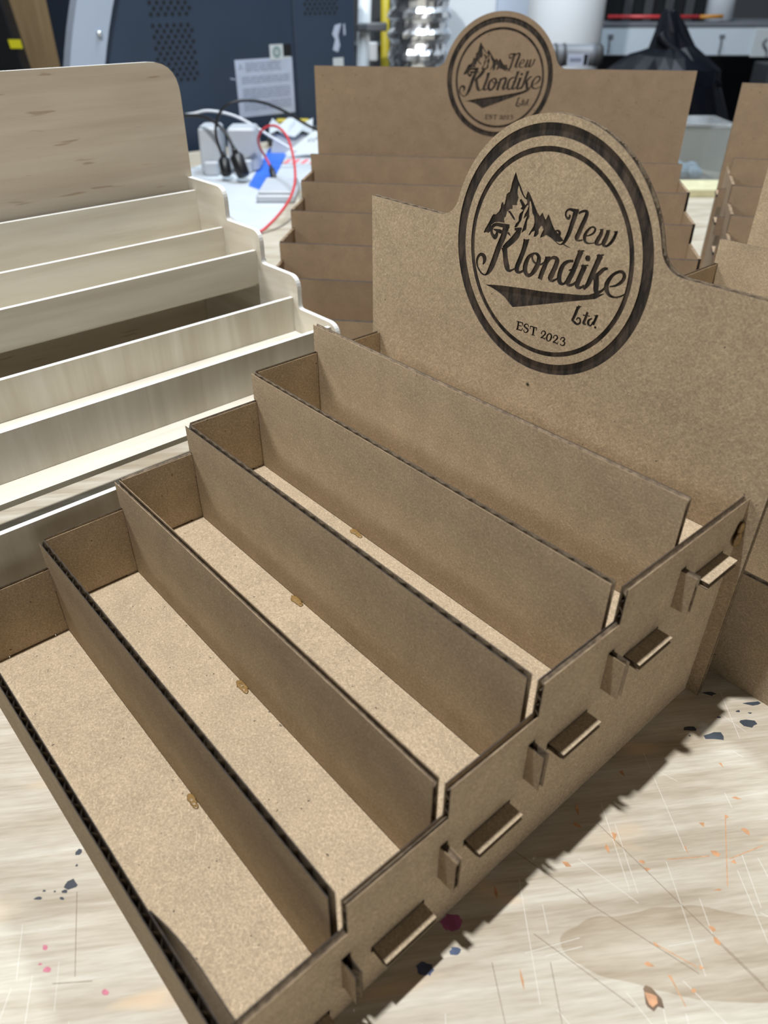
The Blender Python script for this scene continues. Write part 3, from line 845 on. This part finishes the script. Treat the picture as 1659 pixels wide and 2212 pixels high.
# hot glue where dividers meet shelves, and a blob behind the last side tab
def blob(parent, c, r, seed, sq=(1, 1, .5)):
    rnd = random.Random(seed)
    prof = [(0.02, -r), (.55 * r, -.8 * r), (.95 * r, -.3 * r), (r, .1 * r), (.7 * r, .7 * r), (.05, r)]
    mb = MB().lathe(prof, lambda x, y, z: (c[0] + x * sq[0], c[1] + y * sq[1], c[2] + z * sq[2]), 12, 0, lambda k, i: rnd.uniform(-.18, .18) * r)
    return mb.build('glue_blob', 'glue', parent)
for k, x, s in ((0, 158, 1.5), (1, 128, 1.9), (2, 110, 1.9), (3, 103, 1.7)):
    for i in range(3):
        blob(main, (x + i * 2.6, 50 * k - 1.4 - i * .3, 10.4 + 19.5 * k + .2), s * (1.1 - .2 * i), k * 5 + i, (1.7, 1.2, .22))
for q, r, s in (((277.6, 252.4, 118), 2.6, 9), ((278.0, 251, 113), 3.0, 10), ((277.2, 253, 109.5), 2.4, 11)):
    blob(main, q, r, s, (.45, 1.2, 1.5))
# stray laser mark on the back board
star = []
for i in range(12):
    r = 1.5 if i % 2 else .6
    star.append((136.5 + r * math.cos(i * math.pi / 6), 144 + r * math.sin(i * math.pi / 6)))
STAR = MB().prism([star], lambda u, v, w: (u, 254.9 + w, v), 0, .08).build('scorch_mark', 'burnt', main)
# the inner liner of the front board has come away near its right end
mb = MB()
N = 14
rows = []
for i in range(N + 1):
    x = 222 + 52 * i / N
    bulge = 3.6 * math.sin(min(1, i / 9) * math.pi / 2) - .6
    rows.append([(x, -48.2 + 2.6 * x / 276 * 1.0 + bulge * k2, z) for z, k2 in ((36, .1), (46, .55), (54, .95), (57.5 + .8 * math.sin(i * .5), 1.1))])
for off in (0, .45):
    vs = [(a, b + off, c) for r in rows for a, b, c in r]
    mb.add(vs, [(i * 4 + k, i * 4 + k + 1, i * 4 + k + 5, i * 4 + k + 4) for i in range(N) for k in range(3)], 0, True)
mb.add([(a, b, c) for a, b, c in (r[3] for r in rows)] + [(a, b + .45, c) for a, b, c in (r[3] for r in rows)],
       [(i, i + 1, N + 2 + i, N + 1 + i) for i in range(N)], 1)
q = mb.build('peeled_liner', ('kraft', 'burnt'), main, recalc=False)
q['label'] = 'liner paper peeling from the front board'

rear = thing('corrugated_display', 'wide brown cardboard display behind, facing the camera, with blurred round badge', 'display stand', (-299.2, 356.4, 0), math.radians(40.62))
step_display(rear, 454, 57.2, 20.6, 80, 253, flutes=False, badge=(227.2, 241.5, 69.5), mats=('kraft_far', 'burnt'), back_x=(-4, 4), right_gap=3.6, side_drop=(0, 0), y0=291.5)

near_r = thing('corrugated_display', 'brown cardboard display cropped by the right edge, just behind the nearest one', 'display stand', (92, 334, 0), 0)
step_display(near_r, 454, 53.0, 20.3, 85.0, 250, front_top=75, flutes=True, disc=(227, 240, 69.5), back_x=(-4, 4), right_gap=3.6, side_drop=(0, 0), y0=274)

third = thing('corrugated_display', 'far brown cardboard display at upper right, only its left side in view', 'display stand', (33.8, 712, 0), math.radians(31.84))
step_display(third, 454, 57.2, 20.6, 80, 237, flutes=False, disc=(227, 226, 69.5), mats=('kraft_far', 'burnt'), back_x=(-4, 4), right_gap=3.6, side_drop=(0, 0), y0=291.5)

# ------------------------------------------------------------------ plywood display
ply = thing('plywood_display', 'pale plywood stepped display with rounded corners on the left', 'display stand', (-24.2, 276.6, 0), math.radians(91.08))
WL = -345.0                                   # inner face of the far side board
def rounded(loop, radii, n=7):
    out = []
    m = len(loop)
    for i in range(m):
        p, a, b = Vector(loop[i]), Vector(loop[i - 1]), Vector(loop[(i + 1) % m])
        r = radii.get(i, 0)
        if not r:
            out.append(tuple(p)); continue
        d1, d2 = (a - p).normalized(), (b - p).normalized()
        s, e = p + d1 * r, p + d2 * r
        for k in range(n + 1):
            t = k / n
            q = s * (1 - t) ** 2 + p * 2 * t * (1 - t) + e * t * t
            out.append(tuple(q))
    return out
st = lambda k: 86.5 + 26.7 * k
loop = [(0, 0), (258.6, 0), (258.6, st(4))]
rad = {}
for k in (4, 3, 2, 1):
    rad[len(loop)] = 11
    loop += [(50 * k, st(k))]
    rad[len(loop)] = 3
    loop += [(50 * k, st(k - 1))]
rad[len(loop)] = 11
loop += [(0, st(0))]
sideloop = rounded(loop, rad)
for x in (0.0, WL - 4.2):
    MB().prism([sideloop], lambda u, v, w, x=x: (x + w, u, v), 0, 4.2, 0, 1).build('side_panel', ('pine_y', 'pine_edge'), ply)
bl = [(WL - 4.2, 0), (4.6, 0), (4.6, 284), (WL - 4.2, 284)]
MB().prism([rounded(bl, {2: 26, 3: 26})], lambda u, v, w: (u, 259 + w, v), 0, 4.2, 0, 1).build('back_panel', ('pine_back', 'pine_edge'), ply)
def strip(y, z0, z1, mat, tabs=True, t=4.0):
    loop = [(WL + .1, z0), (-.1, z0), (-.1, z1), (WL + .1, z1)]
    o = MB().prism([loop], lambda u, v, w: (u, y + w, v), 0, t, 0, 1).build('divider', (mat, 'pine_edge'), ply)
    if tabs:
        MB().bevbox((4.2, y, z1 - 22), (10.0, y + t, z1 - 8), .6).build('tab', 'pine_edge', o)
    return o
strip(246.8, 146, 183.9, 'pine_h')
strip(207.0, 122, 159.0, 'pine_h')
strip(157.0, 121, 149.4, 'pine_h')
strip(107.0, 92, 121.2, 'pine_v')
strip(57.0, 76, 109.8, 'pine_v')
strip(7.0, 0, 73.3, 'pine_v', False)
def shelf(y0, y1, z):
    MB().box((WL + .2, y0, z - 4), (-.2, y1, z)).build('shelf', 'pine_h', ply)
shelf(211.3, 246.5, 146)
shelf(161.3, 206.8, 122)
shelf(111.3, 132, 96)
shelf(61.3, 106.7, 92)
shelf(34, 56.8, 76)
shelf(11.3, 20, 30)

# ------------------------------------------------------------------ slate machine behind the bench
mach = thing('laser_machine', 'slate blue machine cabinet with pale grey curved edge and perforated panel', 'machine', (-1500, 1000, -900))
def mp(mb, name, mats, parent=None, **kw):
    o = mb.build(name, mats, parent or mach, **kw)
    if parent is None:
        o.location = Vector(o.location) - Vector((-1.5, 1.0, -0.9))
    return o
mp(MB().bevbox((-1780, 740, -880), (-1502, 1262, 520), 4), 'front_panel', 'machine')
mp(MB().bevbox((-1780, 1268, -880), (-1508, 1474, 520), 5), 'door', 'machine2')
mp(MB().box((-1770, 1261, -870), (-1520, 1269, 510)), 'seam', 'hole')
prof = []
for i in range(25):
    z = -420 + 900 * i / 24
    prof.append((650 + .30 * (z - 183) + .00055 * (z - 183) ** 2 if z > -90 else 650 - 82 + 41, z))
rim = prof + [(y + 80 + (.02 * (z - 183)), z) for y, z in reversed(prof)]
mp(MB().prism([rim], lambda u, v, w: (-1486 - w, u, v), 0, 36), 'curved_edge', 'rim')
mp(MB().lathe([(6, 0), (6, 4), (3.5, 7), (.1, 8)], lambda x, y, z: (-1486 + z, 731 + x, 248 + y), 14), 'screw', 'chrome')
mb = MB()
disc = lambda y, z, r, x0, x1: mb.lathe([(r, x0), (r, x1)], lambda a, b, c: (c, y + a, z + b), 10)
for i in range(24):
    z = 148 + i * 11
    if 262 < z < 272:
        continue
    for k in range(6):
        y = 869 + k * 18 + (9 if i % 2 else 0)
        disc(y, z, 4.3, -1502.2, -1501.4)
o = mp(mb, 'perforation', 'hole'); o['kind'] = 'stuff'
mb = MB()
for i in range(14):
    for k in range(7):
        disc(1306 + k * 16 + (8 if i % 2 else 0), 274 + i * 10, 3.9, -1508.2, -1507.4)
o = mp(mb, 'perforation', 'hole'); o['kind'] = 'stuff'
lab = mp(MB().box((-1501.9, 1076, 52), (-1501.3, 1251, 181)), 'warning_label', 'label')
lab['label'] = 'silver label of small grey print'
mb = MB()
rnd = random.Random(3)
z = 172
while z > 62:
    y = 1092 + (14 if z > 150 else 0)
    end = 1240 if z < 150 else 1215
    if not (118 < z < 124 or 84 < z < 92 or 143 < z < 150):
        while y < end:
            l = rnd.uniform(6, 26)
            mb.box((-1501.3, y, z), (-1501.1, min(y + l, end), z + 1.7))
            y += l + rnd.uniform(2, 4)
    z -= 4.4
mb.prism([[(1085, 160), (1097, 160), (1091, 173)], [(1087.5, 161.5), (1094.5, 161.5), (1091, 169)]], lambda u, v, w: (-1501.3 + w, u, v), 0, .2)
q = MB; o = mb.build('print', 'print', None); o.parent = mach; o.location = Vector(o.location) - Vector((-1.5, 1.0, -0.9)); o['kind'] = 'stuff'
mp(MB().box((-1501.8, 1183, 176), (-1500.9, 1224, 210)), 'sticker', 'white_label')
ring = [[(1204 + r * math.cos(i * .3142), 193 + r * math.sin(i * .3142)) for i in range(20)] for r in (12.5, 9)]
mb = MB().prism(ring, lambda u, v, w: (-1500.9 + w, u, v), 0, .3)
mb.prism([[(1204 + r * math.cos(i * .3142), 193 + r * math.sin(i * .3142)) for i in range(20)] for r in (6.5, 4.2)], lambda u, v, w: (-1500.9 + w, u, v), 0, .3)
mp(mb, 'round_emblem', 'green_print')
mp(MB().box((-1501.8, 1227, 184), (-1501.2, 1250, 209)), 'sticker', 'hole')
mp(MB().box((-1501.8, 1226, 178), (-1501.2, 1246, 182)), 'sticker', 'white_label')
mp(MB().box((-1507.9, 1392, 120), (-1507.2, 1428, 171)), 'sticker', 'white_label')
mp(MB().prism([[(1393, 190), (1410, 184), (1418, 200), (1412, 222), (1424, 250), (1402, 246), (1392, 226), (1402, 214)]], lambda u, v, w: (-1507.9 + w, u, v), 0, .3), 'scuff', 'label')
mp(MB().prism([[(1432, 222), (1438, 224), (1436, 250), (1431, 246)]], lambda u, v, w: (-1507.9 + w, u, v), 0, .3), 'scuff', 'label')
mp(MB().prism([[(1058, 141), (1073, 138), (1073, 140), (1060, 143)]], lambda u, v, w: (-1501.9 + w, u, v), 0, .3), 'scuff', 'label')

# ------------------------------------------------------------------ far side of the workshop
def solo(mb, name, mats, label, cat, group=None):
    o = mb.build(name, mats, None, origin=local_base(mb))
    return tag(o, label, cat, group)
def root_at(name, label, cat, u, w, z, group=None):
    return thing(name, label, cat, far(u, w, z), math.radians(48.89), group)

# silver flexible duct
r0 = random.Random(11)
prof = []
for i in range(110):
    prof.append((87 + (7 if i % 4 in (1, 2) else -3) + r0.uniform(-2, 2), -900 + i * 13))
cx, cy, _ = far(106, 2650, 0)
jit = [[r0.uniform(-2.2, 2.2) for _ in range(44)] for _ in range(112)]
mb = MB().lathe(prof, lambda x, y, z: (cx + x, cy + y, z), 44, 0, lambda k, i: jit[k][i])
mb.sm = [False] * len(mb.sm)
solo(mb, 'flexible_duct', 'foil', 'crinkled silver flexible air duct behind the round badge', 'duct')

# white round column with pipe fittings
cx2, cy2, _ = far(557, 2750, 0)
mb = MB().lathe([(116, -900), (116, 700), (112, 706)], lambda x, y, z: (cx2 + x, cy2 + y, z), 48)
solo(mb, 'white_column', 'white_enamel', 'thick white round column above the far badge', 'column')
cab = root_at('tall_cabinet', 'cool white cabinet between the silver duct and white column', 'cabinet', 380, 3200, -900)
MB().bevbox((-175, -150, 0), (175, 200, 1700), 6).build('body', 'blue_white', cab)
MB().bevbox((-168, -160, 40), (-2, -150, 1660), 2).build('door', 'white_enamel', cab)
MB().bevbox((2, -160, 40), (168, -150, 1660), 2).build('door', 'blue_white', cab)

# tool housing lying behind the rear display: ribs, end cap, label
tool = root_at('power_tool', 'grey cylindrical power tool with pale label beside the far badge', 'tool', 495, 2290, 130)
lay = lambda x, y, z: (z, x, 55 + y)
MB().lathe([(20, -80), (24, -78), (25, -40), (24, 40), (25, 42), (25, 56)], lay, 28).build('housing', 'grey_mid', tool)
MB().lathe([(26, 56), (27, 58), (26, 70), (20, 76), (4, 78)], lay, 28).build('end_cap', 'grey_dark', tool)
for z in (-52, -30):
    MB().lathe([(25.5, z), (26.8, z + 2), (26.8, z + 6), (25.5, z + 8)], lay, 28).build('rib', 'grey_dark', tool)
MB().prism([[(-18, 32), (36, 32), (36, 60), (-18, 60)]], lambda u, v, w: (u, -25.2 - w, v), 0, .6).build('label_plate', 'label', tool)
MB().prism([[(24, 34), (34, 34), (34, 58), (24, 58)]], lambda u, v, w: (u, -25.9 - w, v), 0, .4).build('print', 'hole', tool)
MB().prism([[(-12, 42), (18, 42), (18, 50), (-12, 50)]], lambda u, v, w: (u, -25.9 - w, v), 0, .4).build('print', 'print', tool)
stand = root_at('tool_trolley', 'dark trolley under the grey power tool', 'trolley', 495, 2290, -900)
MB().bevbox((-95, -60, 980), (95, 60, 1028), 6).build('top', 'grey_dark', stand)
for x in (-80, 80):
    for y in (-45, 45):
        MB().box((x - 10, y - 10, 0), (x + 10, y + 10, 980)).build('leg', 'grey_dark', stand)

# narrow things between machine and duct
pole = root_at('yellow_pole', 'yellow pole standing left of the silver duct', 'pole', 4, 2900, -900)
MB().lathe([(14, 0), (14, 1500)], lambda x, y, z: (x, y, z), 16).build('shaft', 'yellow', pole)
MB().lathe([(60, 0), (60, 12), (16, 30)], lambda x, y, z: (x, y, z), 20).build('foot', 'grey_dark', pole)
pipe = root_at('white_pipe', 'white pipe with grey clamp between machine and duct', 'pipe', -60, 2750, -900)
MB().lathe([(20, 0), (20, 1400)], lambda x, y, z: (x + (z - 1150) * .05, y, z), 20).build('tube', 'white_enamel', pipe)
MB().bevbox((-24, -30, 1118), (70, 26, 1140), 4).build('clamp', 'grey_mid', pipe)
MB().bevbox((14, -34, 1040), (40, -14, 1090), 3).build('valve', 'white_enamel', pipe)
rackd = root_at('dark_rack', 'dark rack in the gap between machine and silver duct', 'rack', -20, 3100, -900)
MB().bevbox((-160, 0, 0), (120, 250, 1600), 5).build('body', 'grey_dark', rackd)
for z in (900, 1060, 1220):
    MB().box((-150, -10, z), (110, 0, z + 12)).build('rail', 'grey_mid', rackd)

# shelf unit with drawers front, hooks and dark files
sh = root_at('shelf_unit', 'pale grey steel shelf beam with small hooks at the upper right', 'shelf', 1250, 3300, -900)
MB().bevbox((-470, 0, 1016), (620, 40, 1108), 3).build('beam', 'grey_steel', sh)
MB().bevbox((-470, -4, 1108), (620, 420, 1122), 2).build('shelf_board', 'grey_mid', sh)
MB().bevbox((-470, 380, 0), (620, 420, 1700), 3).build('back_sheet', 'grey_dark', sh)
for x in (-470, 590):
    MB().box((x, 0, 0), (x + 30, 40, 1016)).build('upright', 'grey_mid', sh)
for x in (-412, 4, 300):
    mb = MB().tube([(x, -2, 1080), (x, -18, 1080), (x, -22, 1072), (x + 1, -20, 1024)], 3.2, 0, 8, 4)
    mb.box((x - 3, -6, 1076), (x + 16, 0, 1084))
    mb.build('hook', 'grey_mid', sh)
MB().bevbox((128, -10, 1012), (225, -3, 1104), 2).build('white_card', 'white_label', sh)
MB().tube([(176, -12, 1072), (164, -14, 1058), (176, -16, 1044), (186, -16, 1030), (186, -16, 1010)], 3.5, 0, 8, 4).build('hook', 'grey_mid', sh)
for i in range(9):
    x = 852 + i * 38
    mb = MB().bevbox((x - 1250, 42, 1122), (x - 1250 + 33, 300, 1330), 2, 0, lambda a, b, c: far(a + 1250, b + 3300, c - 900))
    nth = ('first', 'second', 'third', 'fourth', 'fifth', 'sixth', 'seventh', 'eighth', 'last')[i]
    solo(mb, 'file_box', 'grey_dark' if i % 2 else 'hole', '%s dark upright file box from the left on the grey shelf' % nth, 'file box', 'dark files on the shelf')
mb = MB().tube([far(826, 3306, 238), far(1165, 3306, 238)], 6.5, 0, 10, 0)
mb.tube([far(1165, 3306, 238), far(1251, 3308, 240)], 6.5, 1, 10, 0)
solo(mb, 'marking_rod', ('red', 'orange'), 'red rod with orange end lying along the grey shelf', 'rod')
jug = root_at('white_jug', 'white plastic jug on the grey shelf at upper right', 'jug', 1262, 3390, 222)
MB().lathe([(50, 0), (55, 6), (52, 90), (38, 140), (16, 165), (16, 185)], lambda x, y, z: (x, y, z), 28).build('body', 'white_plastic', jug)
MB().lathe([(18, 183), (18, 200), (15, 204)], lambda x, y, z: (x, y, z), 20).build('cap', 'white_plastic', jug)
unit = root_at('grey_cabinet', 'mid grey low cabinet at the far right under the shelf beam', 'cabinet', 1560, 3150, -900)
MB().bevbox((-150, 0, 0), (400, 140, 830), 5).build('body', 'grey_steel', unit)
MB().bevbox((-160, -8, 830), (410, 140, 1000), 4).build('drawer', 'grey_dark', unit)

# black bag slumped over a bin
bag = root_at('rubbish_bag', 'shiny black plastic rubbish bag slumped behind the displays', 'bag', 870, 2520, -900)
r1 = random.Random(21)
sil = [(-60, 1175, 900), (20, 1168, 955), (60, 1135, 960), (130, 1060, 1010), (180, 1000, 1035), (205, 880, 1040), (220, 760, 1035), (190, 500, 1000), (150, 0, 980)]
prof_l = [(-90, 1178), (-100, 1120), (-110, 1085), (-160, 1072), (-205, 1040), (-250, 1000), (-260, 800), (-240, 500), (-200, 0)]
prof_r = [(-50, 1176), (-12, 1135), (20, 1095), (70, 1060), (105, 1035), (110, 1000), (165, 900), (180, 500), (170, 0)]
mb = MB()
n = 26
vs = []
for k, ((xl, zl), (xr, zr)) in enumerate(zip(prof_l, prof_r)):
    xc, rx = (xl + xr) / 2, (xr - xl) / 2
    ry = min(130, 18 + rx * .62)
    for i in range(n):
        a = i * 2 * math.pi / n
        fold = 1 + .06 * math.sin(a * 7 + k * 1.3) + r1.uniform(-.05, .05)
        t = (1 + math.cos(a)) / 2
        vs.append((xc + rx * math.cos(a), ry * math.sin(a) * fold, zl * (1 - t) + zr * t + r1.uniform(-4, 4)))
fs = [(k * n + i, k * n + (i + 1) % n, k * n + n + (i + 1) % n, k * n + n + i) for k in range(len(prof_l) - 1) for i in range(n)]
mb.add(vs, fs, 0, False)
mb.add(vs[:n], [tuple(range(n))], 0)
mb.build('film', 'bag', bag)
MB().tube([(-92, -30, 1120), (-70, -46, 1095), (20, -75, 1040), (95, -60, 1000)], lambda t: 16 - 8 * t, 0, 8, 5).build('twisted_neck', 'bag', bag)

# clear box of bits
box = root_at('clear_box', 'clear plastic box with pale blue contents between two displays', 'box', 610, 1650, 0)
mb = MB()
for a, b in (((-90, 0, 0), (82, 110, 3)), ((-90, 0, 3), (82, 2.5, 104)), ((-90, 107, 3), (82, 110, 104)), ((-90, 2.5, 3), (-87.5, 107, 104)), ((79.5, 2.5, 3), (82, 107, 104))):
    mb.box(a, b)
mb.build('tray', 'clear', box)
MB().bevbox((-93, -3, 104.2), (85, 113, 112), 2).build('lid', 'clear', box)
bits = root_at('film_scraps', 'crumpled pale blue film inside the clear box', 'scraps', 620, 1705, 3.2)
r2 = random.Random(4)
mb = MB()
for i in range(9):
    mb.lathe([(2, 0), (16, 6), (20, 18), (9, 28), (.5, 31)], lambda x, y, z, i=i: ((i % 3) * 24 - 22 + x, (i // 3) * 20 - 20 + y * .8, z * (.8 + .2 * (i % 2))), 9, 0, lambda k, j: r2.uniform(-5, 5) if 0 < k < 4 else 0)
mb.sm = [False] * len(mb.sm)
mb.build('film', 'blue_bits', bits)
mb = MB().bevbox((0, 0, 0), (230, 200, 14), 2, 0, lambda a, b, c: far(500 + a, 1530 + b * .45, c))
solo(mb, 'card_stack', 'cream_print', 'pale yellow stack of cards under the clear box front', 'cards')

# left edge: tan board and black stand with a yellow label
tb = root_at('tan_board', 'tan timber board leaning beyond the machine at the left', 'board', -1040, 2760, -900)
MB().bevbox((-260, 0, 0), (190, 20, 1600), 2).build('sheet', 'tan_board', tb)
bs = root_at('black_stand', 'black upright stand with a yellow label at the top left corner', 'stand', -1090, 2420, -900)
MB().bevbox((-120, 0, 0), (72, 60, 1500), 4, 0, lambda a, b, c: (a + (1140 - c) * .11, b, c)).build('post', 'black_plastic', bs)
MB().prism([[(62, 1091), (96, 1091), (94, 1112), (60, 1112)]], lambda u, v, w: (u, -.4 - w, v), 0, .5).build('yellow_label', 'yellow_label', bs)

# ------------------------------------------------------------------ clutter on the bench, left of the rear display
def flat(name, pts, mat, z, label, cat, t=0.6, wave=0):
    loop = [far(u, w, 0)[:2] for u, w in pts]
    mb = MB().prism([loop], lambda u, v, w: (u, v, z + w), 0, t)
    return solo(mb, name, mat, label, cat)
flat('paper_sheet', [(-470, 1700), (-360, 1990), (-171, 2150), (-150, 1903), (-150, 1722), (-184, 1450), (-205, 1240), (-290, 1420), (-380, 1600)], 'paper', 0.05, 'large white sheet spread on the bench under the cables', 'paper')
flat('masking_tape', [(-276, 1627), (-230, 1565), (-234, 1985), (-287, 2060)], 'blue_tape', 0.75, 'strip of blue masking tape stuck across the white sheet', 'tape', .3)
strip_t = root_at('striped_strip', 'white strip with slanted pink and red bars beside the note card', 'strip', -190, 1850, 0.75)
MB().box((-45, 0, 0), (38, 62, .3)).build('base', 'white_label', strip_t)
for i in range(4):
    MB().prism([[(-42 + i * 20, 4), (-32 + i * 20, 4), (-24 + i * 20, 58), (-34 + i * 20, 58)]], lambda u, v, w: (u, v, .3 + w), 0, .2).build('bar', 'pink', strip_t)
cardo = root_at('note_card', 'white card with a handwritten note leaning by the rear display', 'card', -165, 1925, 1.0)
MB().prism([[(-70, 0), (32, 0), (30, 74), (4, 62)]], lambda u, v, w: (u, v * .7 + w, v * .75 + 8), 0, 1).build('sheet', 'white_label', cardo)
mb = MB()
for i, (a, b) in enumerate(((-14, 30), (-8, 33), (-2, 30), (3, 36), (8, 36), (13, 40), (17, 40))):
    mb.tube([(a, b * .7 - 1, b * .75 + 9), (a + 2, b * .7 + 3, b * .75 + 15), (a + 4, b * .7 - 1, b * .75 + 11)], .5, 0, 5, 3)
mb.build('handwriting', 'print', cardo)
for nm, u0, u1, w0, h, lb in (('charger', -392, -344, 1735, 92, 'white plug-in charger nearest the plywood display'), ('charger', -338, -272, 1765, 86, 'white plug-in charger behind the black plugs')):
    c = root_at(nm, lb, 'charger', (u0 + u1) / 2, w0, 0.8, 'white chargers on the bench')
    hw = (u1 - u0) / 2
    MB().bevbox((-hw, 0, 0), (hw, 68, h), 5, 0, lambda a, b, d: (a * (1 - .12 * d / h), b, d)).build('body', 'white_plastic', c)
    MB().bevbox((-hw * .6, -14, 0), (hw * .6, 0, h * .3), 3).build('base', 'white_plastic', c)
wb = root_at('white_tray', 'low white tray at the front of the white sheet', 'tray', -205, 1480, 0.8)
mb = MB()
mb.bevbox((-34, 0, 0), (38, 130, 14), 3)
mb.build('base', 'white_plastic', wb)
MB().bevbox((-30, 4, 14), (34, 126, 20), 2).build('lip', 'white_plastic', wb)
dk = root_at('dark_pouch', 'dark grey pouch lying beside the chargers', 'pouch', -235, 2115, 0.8)
MB().bevbox((-60, -40, 0), (70, 120, 34), 10, 0, lambda a, b, c: (a, b, c * (1 - .25 * abs(a) / 70))).build('body', 'grey_dark', dk)
MB().bevbox((-40, -46, 8), (50, -40, 20), 2).build('zip', 'grey_mid', dk)
yb_ = MB().bevbox((-290, 2242, .8), (-200, 2262, 40), 4, 0, lambda a, b, c: far(a, b, c))
solo(yb_, 'yellow_bar', 'yellow', 'dull yellow bar behind the chargers', 'bar')
yb_ = MB().bevbox((-500, 2180, .8), (-440, 2210, 34), 4, 0, lambda a, b, c: far(a, b, c))
solo(yb_, 'yellow_bar', 'yellow', 'short yellow bar hidden beside the plywood back', 'bar')
wr = root_at('white_wrapper', 'crumpled white wrapper lying behind the note card', 'wrapper', -235, 1990, 0.8)
mb = MB()
r3 = random.Random(8)
vs = [(-40 + 20 * i, 25 * j, 44 + 10 * math.sin(i * 1.9 + j) + r3.uniform(-5, 5) + 6 * j) for i in range(6) for j in range(4)]
mb.add(vs + [(a, b, c - 1) for a, b, c in vs], [(i * 4 + j, i * 4 + j + 1, i * 4 + j + 5, i * 4 + j + 4) for i in range(5) for j in range(3)]
       + [(24 + i * 4 + j, 24 + i * 4 + j + 1, 24 + i * 4 + j + 5, 24 + i * 4 + j + 4) for i in range(5) for j in range(3)])
mb.add([(-40, 0, 0), (60, 0, 0), (60, 75, 0), (-40, 75, 0), (-30, 10, 40), (50, 10, 40), (50, 65, 46), (-30, 65, 46)], [(0, 1, 5, 4), (1, 2, 6, 5), (2, 3, 7, 6), (3, 0, 4, 7)])
mb.build('film', 'paper', wr)

def cable(name, pts, r, mat, label, plug=None, group=None):
    t = thing(name, label, 'cable', far(*pts[0]), 0, group)
    off = Vector(far(*pts[0]))
    P = [tuple(Vector(far(*p)) - off) for p in pts]
    MB().tube(P, r, 0, 10, 6).build('cord', mat, t)
    if plug:
        a, b = Vector(far(*plug[0])) - off, Vector(far(*plug[1])) - off
        d = (b - a)
        k = a - d * .35
        MB().tube([tuple(k), tuple(a)], lambda s: r * 1.1 + (plug[2] * .55 - r) * s, 0, 10, 0).build('strain_relief', 'black_plastic', t)
        MB().tube([tuple(a), tuple(a + d * .12), tuple(a + d * .9), tuple(b)], lambda s: plug[2] * (.75 if s < .2 else 1.0 if s < .95 else .85), 0, 8, 0).build('plug', 'black_plastic', t)
    return t
cable('power_cable', [(-334, 1688, 46), (-342, 1690, 78), (-340, 1690, 103), (-327, 1690, 128), (-305, 1690, 142), (-273, 1700, 146), (-239, 1720, 138), (-202, 1750, 118), (-168, 1790, 91), (-137, 1830, 70)],
      3.0, 'cable_black', 'black cable arching high over the chargers with a plug', ((-332, 1688, 42), (-326, 1672, 12), 12))
cable('power_cable', [(-306, 1676, 60), (-321, 1690, 86), (-341, 1702, 104), (-370, 1720, 114), (-412, 1740, 114), (-470, 1760, 108)],
      3.4, 'cable_black', 'black cable running left behind the plywood with a fat plug', ((-303, 1672, 52), (-288, 1656, 13), 14))
cable('white_cable', [(-480, 1850, 96), (-422, 1850, 103), (-386, 1850, 109), (-336, 1850, 101), (-291, 1840, 83), (-246, 1830, 58), (-195, 1820, 32)], 2.7, 'cable_white', 'white cable curving behind the black plugs')
cable('red_cable', [(-230, 1660, 24), (-238, 1678, 34), (-247, 1690, 47), (-253, 1680, 62), (-254, 1670, 81), (-244, 1660, 97), (-227, 1650, 107), (-208, 1630, 108), (-189, 1600, 98), (-176, 1560, 82), (-165, 1500, 60), (-159, 1430, 46), (-162, 1370, 34), (-175, 1310, 22), (-198, 1275, 6), (-210, 1262, 4)],
      2.4, 'red', 'looping red cable with a small black connector over the tape', ((-231, 1662, 26), (-224, 1640, 10), 6.5))
